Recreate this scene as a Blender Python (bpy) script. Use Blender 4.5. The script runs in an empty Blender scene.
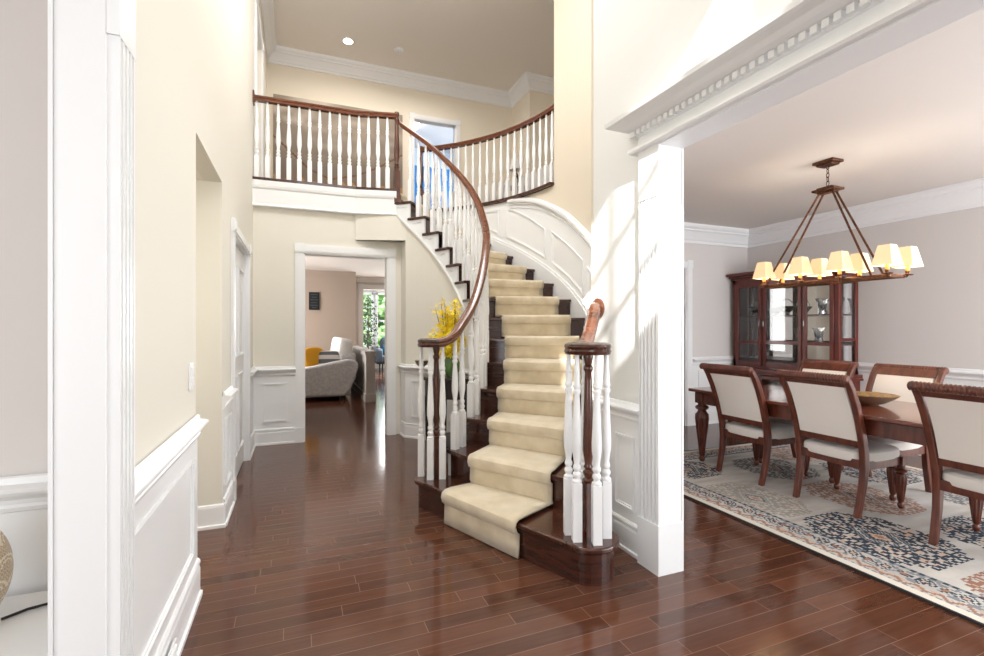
import bpy, math, random
from mathutils import Vector, Matrix
random.seed(7)
S = bpy.context.scene
COL = S.collection
PI = math.pi
sin, cos, rad = math.sin, math.cos, math.radians
def L2(h):                                   # sRGB 0-255 -> linear
    return tuple(((c/255)/12.92 if c/255 <= .04045 else ((c/255+.055)/1.055)**2.4) for c in h)

# ------------------------------------------------------------------ camera
EYE = 1.24
TH = rad(22)
cam = bpy.data.cameras.new('camera'); camo = bpy.data.objects.new('camera', cam); COL.objects.link(camo)
cam.sensor_width = 36; cam.lens = 480/984*36; cam.clip_start = .03
camo.location = (0, 0, EYE); camo.rotation_euler = (PI/2, 0, -TH)
S.camera = camo
# ------------------------------------------------------------------ light
S.view_settings.view_transform = 'Standard'; S.view_settings.look = 'None'
S.view_settings.gamma = 1; S.view_settings.use_curve_mapping = False
S.view_settings.exposure = 1.12
w = bpy.data.worlds.new('world'); S.world = w; w.use_nodes = True
wn = w.node_tree.nodes; wl = w.node_tree.links
bg = wn['Background']; bg.inputs[0].default_value = (.80, .90, 1, 1); bg.inputs[1].default_value = 1.3
def sun(d, s, ang=.6):
    l = bpy.data.lights.new('sun', 'SUN'); l.energy = s; l.angle = rad(ang); l.color = (1, .995, .98)
    o = bpy.data.objects.new('sun', l); COL.objects.link(o)
    o.rotation_euler = Vector(d).to_track_quat('-Z', 'Y').to_euler()
SUND = Vector((.55, 1.15, -.98))
sun(SUND, 4.2)
def area(name, loc, target, sx, sy, power, col=(1, 1, 1)):
    l = bpy.data.lights.new(name, 'AREA'); l.shape = 'RECTANGLE'; l.size = sx; l.size_y = sy; l.energy = power; l.color = col
    o = bpy.data.objects.new(name, l); COL.objects.link(o); o.location = loc
    o.rotation_euler = (Vector(target)-Vector(loc)).to_track_quat('-Z', 'Y').to_euler()
    return o
area('foyer_front_fill', (.65, -1.1, 1.3), (.65, 4, 1.6), 1.9, 2.3, 5, (.97, .985, 1))  # added fill low in the foyer; the wall behind it is solid
area('foyer_window_daylight', (.65, -1.1, 4.2), (.8, 4, 3.0), 1.9, 2.0, 15, (.97, .985, 1))
area('living_window_daylight', (-3.0, -1.1, 1.4), (-1.2, 2, 1.2), 2.4, 1.9, 20)
area('foyer_ceiling_fill', (.6, 3.3, 5.35), (.6, 3.3, 0), 1.6, 1.6, 31, (.95, .97, 1))  # unseen fill added under the ceiling to brighten the foyer
fc = bpy.data.lights.new('foyer_point_fill', 'POINT'); fc.energy = 26; fc.shadow_soft_size = .3; fc.color = (.98, .98, 1)  # unseen point fill, added to lift the ceiling and upper walls
fo = bpy.data.objects.new('foyer_point_fill', fc); COL.objects.link(fo); fo.location = (.75, 3.7, 4.75)
area('passage_fill', (-1.6, 3.0, 2.1), (-1.5, 3.0, 0), .6, .6, 7, (1, .96, .88))  # fill added so the side passage does not go black
area('dining_window_daylight', (4.3, -1.1, 1.4), (4.1, 3, .9), 2.6, 1.8, 42, (.97, .98, 1))
area('dining_side_fill', (5.52, .1, 1.45), (3.4, 1.8, .9), 1.6, 1.6, 36, (.97, .98, 1))  # added fill from the right; the wall there has no window
area('family_room_fill', (-2.6, 9.4, 1.5), (1, 8.6, .9), 2.6, 1.9, 95)  # unseen fill added to brighten the sofa and family room
area('sunroom_daylight', (3.0, 13.6, 1.6), (1.5, 11, .6), 1.6, 2.0, 90)
area('gallery_up_fill', (5.6, 8.6, 4.0), (1.5, 7.4, 5.3), 1.6, 1.6, 230, (1, .98, .95))  # added fill aimed upwards to lighten the gallery ceiling
area('gallery_ceiling_light', (1.2, 6.9, 5.2), (1.2, 6.9, 0), 2.4, 1.0, 16, (1, .95, .88))
area('blue_room_daylight', (3.6, 9.5, 4.2), (2.0, 9.5, 3.8), 1.4, 1.4, 25, (.9, .95, 1))
S.cycles.use_denoising = True
S.cycles.max_bounces = 10; S.cycles.diffuse_bounces = 6; S.cycles.glossy_bounces = 5; S.cycles.transmission_bounces = 8
S.cycles.sample_clamp_indirect = 4; S.cycles.caustics_reflective = False; S.cycles.caustics_refractive = False

# ------------------------------------------------------------------ materials
def mat(name, col, rough=.5, metal=0, spec=.5, bump=None, vary=None, coat=0, trans=0, emit=None, estr=0, ior=1.45, sheen=0):
    m = bpy.data.materials.new(name); m.use_nodes = True
    nt = m.node_tree; N = nt.nodes; Lk = nt.links; b = N['Principled BSDF']
    c = L2(col); b.inputs['Base Color'].default_value = (*c, 1)
    b.inputs['Roughness'].default_value = rough; b.inputs['Metallic'].default_value = metal
    b.inputs['Specular IOR Level'].default_value = spec; b.inputs['Coat Weight'].default_value = coat
    b.inputs['Coat Roughness'].default_value = .08
    b.inputs['Transmission Weight'].default_value = trans; b.inputs['IOR'].default_value = ior
    if sheen: b.inputs['Sheen Weight'].default_value = sheen
    if emit: b.inputs['Emission Color'].default_value = (*L2(emit), 1); b.inputs['Emission Strength'].default_value = estr
    tc = N.new('ShaderNodeTexCoord')
    if vary:                                   # (scale xyz, col2, detail)
        mp = N.new('ShaderNodeMapping'); mp.inputs['Scale'].default_value = vary[0]
        nz = N.new('ShaderNodeTexNoise'); nz.inputs['Scale'].default_value = 1; nz.inputs['Detail'].default_value = 5
        mx = N.new('ShaderNodeMix'); mx.data_type = 'RGBA'
        rp = N.new('ShaderNodeMapRange'); rp.inputs[1].default_value = .35; rp.inputs[2].default_value = .65
        mx.inputs[6].default_value = (*c, 1); mx.inputs[7].default_value = (*L2(vary[1]), 1)
        Lk.new(tc.outputs['Object'], mp.inputs[0]); Lk.new(mp.outputs[0], nz.inputs[0]); Lk.new(nz.outputs[0], rp.inputs[0])
        Lk.new(rp.outputs[0], mx.inputs[0]); Lk.new(mx.outputs[2], b.inputs['Base Color'])
    if bump:                                   # (scale, strength, distance)
        nz2 = N.new('ShaderNodeTexNoise'); nz2.inputs['Scale'].default_value = bump[0]; nz2.inputs['Detail'].default_value = 3
        bp = N.new('ShaderNodeBump'); bp.inputs['Strength'].default_value = bump[1]; bp.inputs['Distance'].default_value = bump[2]
        Lk.new(tc.outputs['Object'], nz2.inputs[0]); Lk.new(nz2.outputs[0], bp.inputs['Height']); Lk.new(bp.outputs[0], b.inputs['Normal'])
    return m
M = {}
M['wall'] = mat('foyer_beige_paint', (230, 226, 215), .7, bump=(180, .05, .002))
M['wall2'] = mat('upper_beige_paint', (235, 226, 210), .7, bump=(180, .05, .002))
M['trim'] = mat('white_trim_paint', (238, 239, 240), .35, bump=(40, .02, .001))
M['ceil'] = mat('ceiling_paint', (240, 235, 228), .8, bump=(150, .05, .002))
M['dceil'] = mat('dining_ceiling_paint', (220, 214, 208), .75, bump=(150, .05, .002))
M['dwall'] = mat('dining_greige_paint', (216, 211, 208), .7, bump=(180, .05, .002))
M['taupe'] = mat('family_taupe_paint', (172, 156, 143), .7, bump=(180, .05, .002))
M['grey_wall'] = mat('hall_grey_paint', (214, 212, 208), .7, bump=(180, .05, .002))
M['blue'] = mat('bedroom_blue_paint', (25, 120, 190), .7, bump=(180, .05, .002))
M['dark'] = mat('dark_stair_wood', (56, 29, 20), .22, vary=((6, 60, 60), (78, 40, 26)), coat=.5)
M['riser'] = mat('stair_riser_wood', (50, 26, 20), .25, vary=((5, 5, 50), (70, 36, 25)), coat=.4)
M['rail'] = mat('handrail_wood', (92, 50, 30), .25, vary=((20, 20, 80), (116, 66, 40)), coat=.6)
M['newel'] = mat('newel_wood', (70, 36, 24), .25, vary=((40, 40, 8), (96, 52, 34)), coat=.5)
M['cherry'] = mat('cherry_wood', (76, 34, 22), .3, vary=((30, 30, 6), (106, 52, 34)), coat=.4)
M['cherryh'] = mat('cherry_wood_top', (92, 42, 28), .16, vary=((30, 4, 30), (116, 58, 38)), coat=.6)
M['hutch'] = mat('dark_cherry_wood', (84, 26, 16), .3, vary=((20, 20, 5), (104, 36, 22)), coat=.3)
M['cream'] = mat('cream_linen', (238, 233, 226), .9, bump=(420, .3, .002), sheen=.3)
M['linen'] = mat('white_seat_linen', (226, 222, 216), .9, bump=(420, .3, .002), sheen=.3)
M['carpet'] = mat('cream_carpet', (228, 214, 188), .95, vary=((9, 9, 9), (210, 194, 164)), bump=(260, .8, .006), sheen=.5)
M['cedge'] = mat('carpet_binding', (200, 184, 150), .9)
M['glass'] = mat('clear_glass', (255, 255, 255), .02, trans=1, ior=1.45)
M['crystal'] = mat('crystal', (255, 255, 255), .05, trans=.9, ior=1.5, bump=(60, .4, .004))
M['mirror'] = mat('mirror', (225, 225, 225), .03, metal=1)
M['chrome'] = mat('brushed_nickel', (190, 188, 182), .25, metal=1)
M['bronze'] = mat('aged_bronze', (74, 48, 34), .4, metal=.6, vary=((40, 40, 40), (110, 70, 46)))
M['candle'] = mat('amber_candle_sleeve', (206, 146, 84), .5, emit=(220, 140, 60), estr=.25)
M['shade'] = mat('lamp_shade_cloth', (244, 226, 192), .8, emit=(255, 208, 140), estr=.22)
M['hinge'] = mat('dark_hinge_metal', (120, 112, 104), .4, metal=.7)
M['sofa'] = mat('grey_chenille', (204, 202, 202), .95, vary=((30, 30, 30), (184, 182, 183)), bump=(200, .4, .004), sheen=.3)
M['black'] = mat('black_plastic', (22, 20, 20), .5)
M['yellow'] = mat('mustard_fabric', (222, 160, 40), .9, bump=(200, .3, .003))
M['pink'] = mat('pale_pink_fabric', (226, 200, 190), .9, bump=(200, .3, .003))
M['whitefab'] = mat('white_fabric', (232, 230, 228), .9, bump=(200, .3, .003))
M['teal'] = mat('teal_fabric', (20, 130, 160), .9, bump=(200, .3, .003))
M['slate'] = mat('slate_fabric', (70, 80, 92), .9, bump=(200, .3, .003))
M['petal'] = mat('forsythia_petal', (255, 236, 50), .6, vary=((30, 30, 30), (252, 222, 30)))
M['stem'] = mat('brown_stem', (92, 74, 40), .8)
M['leaf'] = mat('dark_leaf', (44, 62, 44), .6, vary=((12, 12, 12), (70, 92, 60)))
M['tree'] = mat('garden_leaf', (150, 180, 120), .8, vary=((3, 3, 3), (110, 140, 96)))
M['pot'] = mat('glazed_pot', (200, 198, 192), .3)
M['greenglass'] = mat('green_glazed_ceramic', (96, 130, 74), .2)
M['espresso'] = mat('espresso_wood', (30, 22, 20), .3, vary=((10, 40, 10), (44, 32, 28)))
M['silver'] = mat('hammered_silver', (190, 182, 164), .32, metal=.8, bump=(70, .6, .004))
M['gold'] = mat('hammered_gold', (232, 186, 96), .34, metal=.6, bump=(60, .9, .006), vary=((38, 38, 38), (130, 100, 56)))
M['lit'] = mat('lit_lamp', (255, 250, 240), .5, emit=(255, 246, 228), estr=9)
M['grass'] = mat('lawn', (90, 130, 60), .9, vary=((2, 2, 2), (120, 150, 80)))

def floor_mat():
    m = bpy.data.materials.new('dark_hardwood_planks'); m.use_nodes = True
    nt = m.node_tree; N = nt.nodes; K = nt.links; b = N['Principled BSDF']
    tc = N.new('ShaderNodeTexCoord')
    br = N.new('ShaderNodeTexBrick'); br.offset = .37; br.offset_frequency = 2; br.squash = 1.0
    br.inputs['Color1'].default_value = (0, 0, 0, 1); br.inputs['Color2'].default_value = (1, 1, 1, 1); br.inputs['Mortar'].default_value = (.5, .5, .5, 1)
    br.inputs['Scale'].default_value = 1; br.inputs['Mortar Size'].default_value = .0016; br.inputs['Mortar Smooth'].default_value = .3
    br.inputs['Brick Width'].default_value = .74; br.inputs['Row Height'].default_value = .083
    # every row slides by its own amount, so that the end joints do not line up
    sx = N.new('ShaderNodeSeparateXYZ'); K.new(tc.outputs['Object'], sx.inputs[0])
    dv = N.new('ShaderNodeMath'); dv.operation = 'DIVIDE'; dv.inputs[1].default_value = .083; K.new(sx.outputs[1], dv.inputs[0])
    fl = N.new('ShaderNodeMath'); fl.operation = 'FLOOR'; K.new(dv.outputs[0], fl.inputs[0])
    wn_ = N.new('ShaderNodeTexWhiteNoise'); wn_.noise_dimensions = '1D'; K.new(fl.outputs[0], wn_.inputs['W'])
    ad = N.new('ShaderNodeMath'); ad.operation = 'ADD'; K.new(sx.outputs[0], ad.inputs[0]); K.new(wn_.outputs[0], ad.inputs[1])
    cx = N.new('ShaderNodeCombineXYZ'); K.new(ad.outputs[0], cx.inputs[0]); K.new(sx.outputs[1], cx.inputs[1])
    K.new(cx.outputs[0], br.inputs['Vector'])
    mp = N.new('ShaderNodeMapping'); mp.inputs['Scale'].default_value = (2.2, 34, 1); K.new(tc.outputs['Object'], mp.inputs[0])
    nz = N.new('ShaderNodeTexNoise'); nz.inputs['Scale'].default_value = 1.4; nz.inputs['Detail'].default_value = 6; nz.inputs['Distortion'].default_value = .6
    K.new(mp.outputs[0], nz.inputs[0])
    r1 = N.new('ShaderNodeValToRGB'); r1.color_ramp.elements[0].color = (*L2((56, 32, 24)), 1); r1.color_ramp.elements[1].color = (*L2((110, 69, 49)), 1)
    a1 = N.new('ShaderNodeMath'); a1.operation = 'MULTIPLY'; a1.inputs[1].default_value = .38; K.new(br.outputs['Color'], a1.inputs[0])
    a2 = N.new('ShaderNodeMath'); a2.operation = 'MULTIPLY_ADD'; a2.inputs[1].default_value = .55; K.new(nz.outputs[0], a2.inputs[0]); K.new(a1.outputs[0], a2.inputs[2])
    a3 = N.new('ShaderNodeMath'); a3.operation = 'SUBTRACT'; a3.inputs[1].default_value = .0; K.new(a2.outputs[0], a3.inputs[0])
    K.new(a3.outputs[0], r1.inputs[0])
    mx = N.new('ShaderNodeMix'); mx.data_type = 'RGBA'; mx.inputs[7].default_value = (*L2((150, 116, 100)), 1)  # lighter joint colour paints in the glint off the plank bevels
    fm = N.new('ShaderNodeMath'); fm.operation = 'MULTIPLY'; fm.inputs[1].default_value = .55; K.new(br.outputs['Fac'], fm.inputs[0])
    K.new(fm.outputs[0], mx.inputs[0]); K.new(r1.outputs[0], mx.inputs[6]); K.new(mx.outputs[2], b.inputs['Base Color'])
    b.inputs['Roughness'].default_value = .12; b.inputs['Specular IOR Level'].default_value = .5
    bp = N.new('ShaderNodeBump'); bp.inputs['Strength'].default_value = .12; bp.inputs['Distance'].default_value = .003
    K.new(nz.outputs[0], bp.inputs['Height'])
    nz3 = N.new('ShaderNodeTexNoise'); nz3.inputs['Scale'].default_value = 5; K.new(cx.outputs[0], nz3.inputs[0])
    bp2 = N.new('ShaderNodeBump'); bp2.inputs['Strength'].default_value = .15; bp2.inputs['Distance'].default_value = .006
    K.new(nz3.outputs[0], bp2.inputs['Height']); K.new(bp.outputs[0], bp2.inputs['Normal']); K.new(bp2.outputs[0], b.inputs['Normal'])
    return m
M['floor'] = floor_mat()
def attr_mat(name, rough=.9, bump=(300, .5, .004)):
    m = mat(name, (200, 200, 200), rough, bump=bump)
    N = m.node_tree.nodes; a = N.new('ShaderNodeAttribute'); a.attribute_name = 'pattern'
    m.node_tree.links.new(a.outputs['Color'], N['Principled BSDF'].inputs['Base Color']); return m
M['rug'] = attr_mat('woven_rug_pattern'); M['art'] = attr_mat('printed_canvas', .7); M['ikat'] = attr_mat('glazed_pattern', .35)
M['stripe'] = attr_mat('striped_fabric', .9)

# ------------------------------------------------------------------ mesh builder
class MB:
    def __init__(s): s.v = []; s.f = []; s.sm = []
    def add(s, vs, fs, smooth=False):
        n = len(s.v); s.v += [tuple(p) for p in vs]; s.f += [tuple(i+n for i in f) for f in fs]; s.sm += [smooth]*len(fs); return s
    def box(s, x0, x1, y0, y1, z0, z1):
        return s.add([(x0,y0,z0),(x1,y0,z0),(x1,y1,z0),(x0,y1,z0),(x0,y0,z1),(x1,y0,z1),(x1,y1,z1),(x0,y1,z1)],
                     [(0,3,2,1),(4,5,6,7),(0,1,5,4),(1,2,6,5),(2,3,7,6),(3,0,4,7)])
    def obox(s, c, d, rz=0, mtx=None):
        m = mtx if mtx else Matrix.Rotation(rz, 3, 'Z'); c = Vector(c)
        vs = [c + m @ Vector((sx*d[0]/2, sy*d[1]/2, sz*d[2]/2)) for sz in (-1,1) for sx, sy in ((-1,-1),(1,-1),(1,1),(-1,1))]
        return s.add(vs, [(0,3,2,1),(4,5,6,7),(0,1,5,4),(1,2,6,5),(2,3,7,6),(3,0,4,7)])
    def prism(s, poly, z0, z1, smooth=False):          # poly ccw; z1 may be a list
        n = len(poly); Z0 = z0 if isinstance(z0, list) else [z0]*n; Z1 = z1 if isinstance(z1, list) else [z1]*n
        a = sum(poly[i][0]*poly[(i+1)%n][1]-poly[(i+1)%n][0]*poly[i][1] for i in range(n))
        if a < 0: poly = poly[::-1]; Z0 = Z0[::-1]; Z1 = Z1[::-1]
        vs = [(p[0],p[1],Z0[i]) for i, p in enumerate(poly)]+[(p[0],p[1],Z1[i]) for i, p in enumerate(poly)]
        s.add(vs, [tuple(range(n-1,-1,-1)), tuple(range(n,2*n))]); k = len(s.v)-2*n
        s.f += [(k+i, k+(i+1)%n, k+n+(i+1)%n, k+n+i) for i in range(n)]; s.sm += [smooth]*n
        return s
    def lathe(s, prof, c=(0,0,0), seg=16, flute=None, ax=None):   # prof [(r,z)] bottom to top
        vs = []; n = len(prof); R_ = ax if ax else Matrix.Identity(3)
        for r, z in prof:
            for k in range(seg):
                a = 2*PI*k/seg; rr = r
                if flute and flute[1] < z < flute[2]:
                    t = min(1, (z-flute[1])/.02, (flute[2]-z)/.02); rr = r*(1-flute[3]*t*(.5+.5*cos(a*flute[0])))
                vs.append(Vector(c)+R_ @ Vector((rr*cos(a), rr*sin(a), z)))
        fs = [(i*seg+k, i*seg+(k+1)%seg, (i+1)*seg+(k+1)%seg, (i+1)*seg+k) for i in range(n-1) for k in range(seg)]
        s.add(vs, fs, True); k = len(s.v)-len(vs)
        s.f += [tuple(k+i for i in range(seg-1,-1,-1)), tuple(k+(n-1)*seg+i for i in range(seg))]; s.sm += [False, False]
        return s
    def sweep(s, path, prof, nrm=None, closed=False, smooth=False, caps=True):
        # path of (x,y,z); prof of (side, up); side = to the right of travel unless nrm is given
        n = len(path); m = len(prof); P = [Vector(p) for p in path]; vs = []
        for i in range(n):
            a = P[i-1] if (i or closed) else P[i]; b = P[(i+1) % n] if (i < n-1 or closed) else P[i]
            d1 = (P[i]-a); d2 = (b-P[i])
            if d1.length < 1e-9: d1 = d2
            if d2.length < 1e-9: d2 = d1
            n1 = Vector((d1.y, -d1.x, 0)); n2 = Vector((d2.y, -d2.x, 0))
            n1 = n1.normalized() if n1.length > 1e-9 else n2.normalized(); n2 = n2.normalized() if n2.length > 1e-9 else n1
            q = (n1+n2); q = q.normalized() if q.length > 1e-6 else n1
            sc = min(1/max(.2, q.dot(n1)), 3); q = q*sc
            if nrm: q = Vector(nrm(P[i]))
            for sd, up in prof: vs.append(P[i]+q*sd+Vector((0,0,up)))
        fs = []
        for i in range(n if closed else n-1):
            j = (i+1) % n
            for k in range(m): fs.append((i*m+k, j*m+k, j*m+(k+1)%m, i*m+(k+1)%m))
        s.add(vs, fs, smooth)
        if not closed and caps:
            k = len(s.v)-len(vs); s.f += [tuple(k+i for i in range(m)), tuple(k+(n-1)*m+i for i in range(m-1,-1,-1))]; s.sm += [False, False]
        return s
    def tube(s, path, r, seg=8, caps=True):
        P = [Vector(p) for p in path]; n = len(P); vs = []; up = None
        for i in range(n):
            t = (P[min(i+1,n-1)]-P[max(i-1,0)]).normalized()
            if up is None: up = Vector((0,0,1)) if abs(t.z) < .9 else Vector((1,0,0))
            u = t.cross(up).normalized(); up = u.cross(t).normalized(); rr = r[i] if isinstance(r, (list, tuple)) else r
            for k in range(seg): a = 2*PI*k/seg; vs.append(P[i]+u*rr*cos(a)+up*rr*sin(a))
        fs = [(i*seg+k, i*seg+(k+1)%seg, (i+1)*seg+(k+1)%seg, (i+1)*seg+k) for i in range(n-1) for k in range(seg)]
        s.add(vs, fs, True)
        if caps:
            k = len(s.v)-len(vs); s.f += [tuple(k+i for i in range(seg-1,-1,-1)), tuple(k+(n-1)*seg+i for i in range(seg))]; s.sm += [False, False]
        return s
    def ell(s, c, r, seg=16, rings=10, mtx=None, p=1.0):       # (super)ellipsoid
        vs = []; m = mtx if mtx else Matrix.Identity(3)
        sg = lambda v: math.copysign(abs(v)**p, v)
        for i in range(rings+1):
            t = -PI/2+PI*i/rings
            for k in range(seg):
                a = 2*PI*k/seg; vs.append(Vector(c)+m @ Vector((r[0]*sg(cos(t))*sg(cos(a)), r[1]*sg(cos(t))*sg(sin(a)), r[2]*sg(sin(t)))))
        fs = [(i*seg+k, i*seg+(k+1)%seg, (i+1)*seg+(k+1)%seg, (i+1)*seg+k) for i in range(rings) for k in range(seg)]
        return s.add(vs, fs, True)
    def build(s, name, m, parent=None, bevel=0, local=False, sub=0):
        me = bpy.data.meshes.new(name); me.from_pydata(s.v, [], s.f); me.materials.append(m)
        me.polygons.foreach_set('use_smooth', [True if bevel else q for q in s.sm]); me.validate(); me.update()
        if any(s.sm) or bevel: me.set_sharp_from_angle(angle=rad(40))
        o = bpy.data.objects.new(name, me); COL.objects.link(o)
        if parent:
            o.parent = parent
            if not local and parent.type == 'EMPTY': o.matrix_parent_inverse = Matrix.Translation(-parent.location)
        if bevel:
            b = o.modifiers.new('bevel', 'BEVEL'); b.width = bevel; b.segments = 2; b.limit_method = 'ANGLE'; b.angle_limit = rad(35)
        if sub:
            q = o.modifiers.new('sub', 'SUBSURF'); q.levels = sub; q.render_levels = sub
        return o
def thing(name, label, cat, loc=(0,0,0), group=None):
    o = bpy.data.objects.new(name, None); COL.objects.link(o); o.location = loc; o.empty_display_size = .1
    o['label'] = label; o['category'] = cat
    if group: o['group'] = group
    return o
def tag(o, label, cat, group=None, kind=None):
    o['label'] = label; o['category'] = cat
    if group: o['group'] = group
    if kind: o['kind'] = kind
    return o
LABN = {}
def st(mb, name, m, label=None, bevel=0):
    o = mb.build(name, m, None, bevel); o['kind'] = 'structure'
    if label: o['label'] = label; o['category'] = name.split('_')[0] if '_' in name else name
    return o
def dup(root, loc, rz=0, label=None, group=None):
    def cp(o, par):
        c = o.copy(); COL.objects.link(c)
        if par: c.parent = par; c.matrix_parent_inverse = o.matrix_parent_inverse.copy()
        for k in KIDS.get(o.name, []): cp(k, c)
        return c
    global KIDS
    KIDS = {}
    for o in COL.objects:
        if o.parent: KIDS.setdefault(o.parent.name, []).append(o)
    r = cp(root, None); r.location = loc; r.rotation_euler = (0,0,rz)
    if label: r['label'] = label
    if group: r['group'] = group
    return r
def interp(tab, x):
    if x <= tab[0][0]: return tab[0][1]
    for (a, p), (b, q) in zip(tab, tab[1:]):
        if x <= b: return p+(q-p)*(x-a)/(b-a)
    return tab[-1][1]
def smooth_interp(tab, x):                     # Catmull-Rom through the table
    if x <= tab[0][0]: return tab[0][1]
    if x >= tab[-1][0]: return tab[-1][1]
    for i in range(len(tab)-1):
        if x <= tab[i+1][0]:
            x0, y0 = tab[i]; x1, y1 = tab[i+1]; h = x1-x0; t = (x-x0)/h
            m0 = (tab[i+1][1]-tab[i-1][1])/(tab[i+1][0]-tab[i-1][0]) if i else (y1-y0)/h
            m1 = (tab[i+2][1]-tab[i][1])/(tab[i+2][0]-tab[i][0]) if i+2 < len(tab) else (y1-y0)/h
            return (2*t**3-3*t*t+1)*y0+(t**3-2*t*t+t)*h*m0+(-2*t**3+3*t*t)*y1+(t**3-t*t)*h*m1

# ------------------------------------------------------------------ numbers of the place
ZG = 2.82; ZC = 5.50; ZD = 2.54                # gallery floor, top ceiling, dining ceiling
XL = -.44; XR = 1.71; YP = 5.62; YF = -1.20    # left wall, right wall, wall with the cased opening, front wall
RZ = .1907                                     # riser height
CX, CY = .20, 4.40                             # centre of the stair
RI, RO = 1.38, 2.38                            # inner wall face, outer wall face
def P(a, r, z=None):
    p = (CX+r*cos(rad(a)), CY+r*sin(rad(a)))
    return p if z is None else (*p, z)
AL = [(1,-66),(2,-55.4),(3,-46.8),(4,-37.2),(5,-28),(6,-19),(7,-10.3),(8,-2),(9,6.2),(10,13.1),(11,20),(12,27.4),(13,35.4),(14,43.8),(15,52.6)]
AR = [(1,-66.7),(2,-58.6),(3,-50.5),(4,-42),(5,-33),(6,-23.8),(7,-14.8),(8,-6.2),(9,2.8),(10,11.6),(11,20.8),(12,29.6),(13,38.2),(14,47),(15,56)]

# mouldings: (out, up)
BASE = [(0,0),(.022,0),(.022,.018),(.012,.022),(.012,.125),(.008,.14),(0,.145)]
RAILP = [(0,-.075),(.010,-.07),(.014,-.058),(.010,-.05),(.014,-.036),(.040,-.018),(.046,-.008),(.046,0),(.038,.004),(.012,.008),(.008,.026),(0,.03)]
def mould(mb, path, prof, flip=False, **k):
    pr = [(-a if flip else a, b) for a, b in prof]
    return mb.sweep(path, pr, **k)
CROWN = [(0,-.22),(.018,-.22),(.018,-.19),(.03,-.18),(.045,-.15),(.085,-.09),(.105,-.075),(.105,-.06),(.13,-.04),(.14,-.02),(.14,0),(0,0)]
def frame_on(mb, o, u, n, u0, u1, z0, z1, wd=.022, dp=.012):
    """a picture-frame moulding: o origin (x,y), u unit along the wall, n unit out of the wall"""
    def pt(s, z, d): return (o[0]+u[0]*s+n[0]*d, o[1]+u[1]*s+n[1]*d, z)
    for i, dd in ((0, dp), (wd*.55, dp*.45)):
        e = wd*(.55 if i == 0 else .45)
        A = [(u0+i, z0+i), (u1-i, z0+i), (u1-i, z1-i), (u0+i, z1-i)]
        B = [(u0+i+e, z0+i+e), (u1-i-e, z0+i+e), (u1-i-e, z1-i-e), (u0+i+e, z1-i-e)]
        vs = [pt(s, z, 0) for s, z in A]+[pt(s, z, dd) for s, z in A]+[pt(s, z, dd) for s, z in B]+[pt(s, z, 0) for s, z in B]
        fs = []
        for k in range(4):
            j = (k+1) % 4
            fs += [(k, j, 4+j, 4+k), (4+k, 4+j, 8+j, 8+k), (8+k, 8+j, 12+j, 12+k)]
        mb.add(vs, fs)
TR = [0]
def trim(mb, label=None, m=None, bevel=0):
    TR[0] += 1; return st(mb, 'trim_%d' % TR[0], m or M['trim'], label, bevel)
def wainscot(o, u, n, length, panels, rail_z=.81, name='', ends=(0, 0), base=True, zp=(.235, .66)):
    """white sheet, chair rail and panel frames on a straight wall"""
    mb = MB(); e = .006
    a = Vector((*o, 0)); U = Vector((*u, 0)); N_ = Vector((*n, 0))
    c0 = a; c1 = a+U*length
    mb.add([c0+N_*0, c1+N_*0, c1+N_*e, c0+N_*e, *(v+Vector((0,0,rail_z)) for v in (c0, c1, c1+N_*e, c0+N_*e))],
           [(0,3,2,1),(4,5,6,7),(0,1,5,4),(1,2,6,5),(2,3,7,6),(3,0,4,7)])
    for p0, p1 in panels: frame_on(mb, (o[0]+n[0]*e, o[1]+n[1]*e), u, n, p0, p1, *zp)
    right = Vector((u[1], -u[0])); fl = right.dot(Vector(n)) < 0
    pa = [c0+N_*e-U*ends[0], c1+N_*e+U*ends[1]]
    mould(mb, [(p.x, p.y, rail_z) for p in pa], RAILP, fl)
    if base:
        mould(mb, [(p.x, p.y, 0) for p in pa], BASE, fl)
        mould(mb, [(p.x, p.y, .15) for p in pa], [(0,0),(.012,.0),(.012,.01),(.006,.02),(0,.022)], fl)
    return trim(mb, name)

# ================================================================== SETTING
mb = MB(); mb.box(-6, 9, YF-.2, 16, -.12, 0); st(mb, 'floor', M['floor'], 'dark reddish brown hardwood plank floor')
mb = MB(); mb.box(-1.5, 7, YF-.2, 12, ZC, ZC+.15); st(mb, 'ceiling', M['ceil'], 'high beige ceiling over the foyer and the gallery')

# left foyer wall (with living room opening, hallway opening and door)
W = .14
OY0, OY1 = -.9, 1.335                           # left cased opening to the living room
mb = MB()
mb.box(XL-W, XL, YF, OY0, 0, ZC)
mb.box(XL-.07, XL, OY0, OY1, 2.16, ZC)
mb.box(XL-.058, XL, OY1, 2.583, 0, 2.16); mb.box(XL-.058, XL, OY1, 2.583, 2.16, ZC)
mb.box(XL-.10, XL, 2.583, 3.41, 2.15, ZC)
mb.box(XL-W, XL, 3.41, 3.92, 0, ZC); mb.box(XL-W, XL, 3.92, 5.02, 1.93, ZC); mb.box(XL-W, XL, 5.02, 5.80, 0, ZC)
mb.box(XL-W, XL, 5.80, 5.92, 0, ZC); mb.box(XL-W, XL, 5.92, 6.85, 0, ZG+.001); mb.box(XL-W, XL, 5.92, 6.85, 4.82, ZC); mb.box(XL-W, XL, 6.85, 8.2, 0, ZC)
st(mb, 'wall_left', M['wall'])
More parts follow.
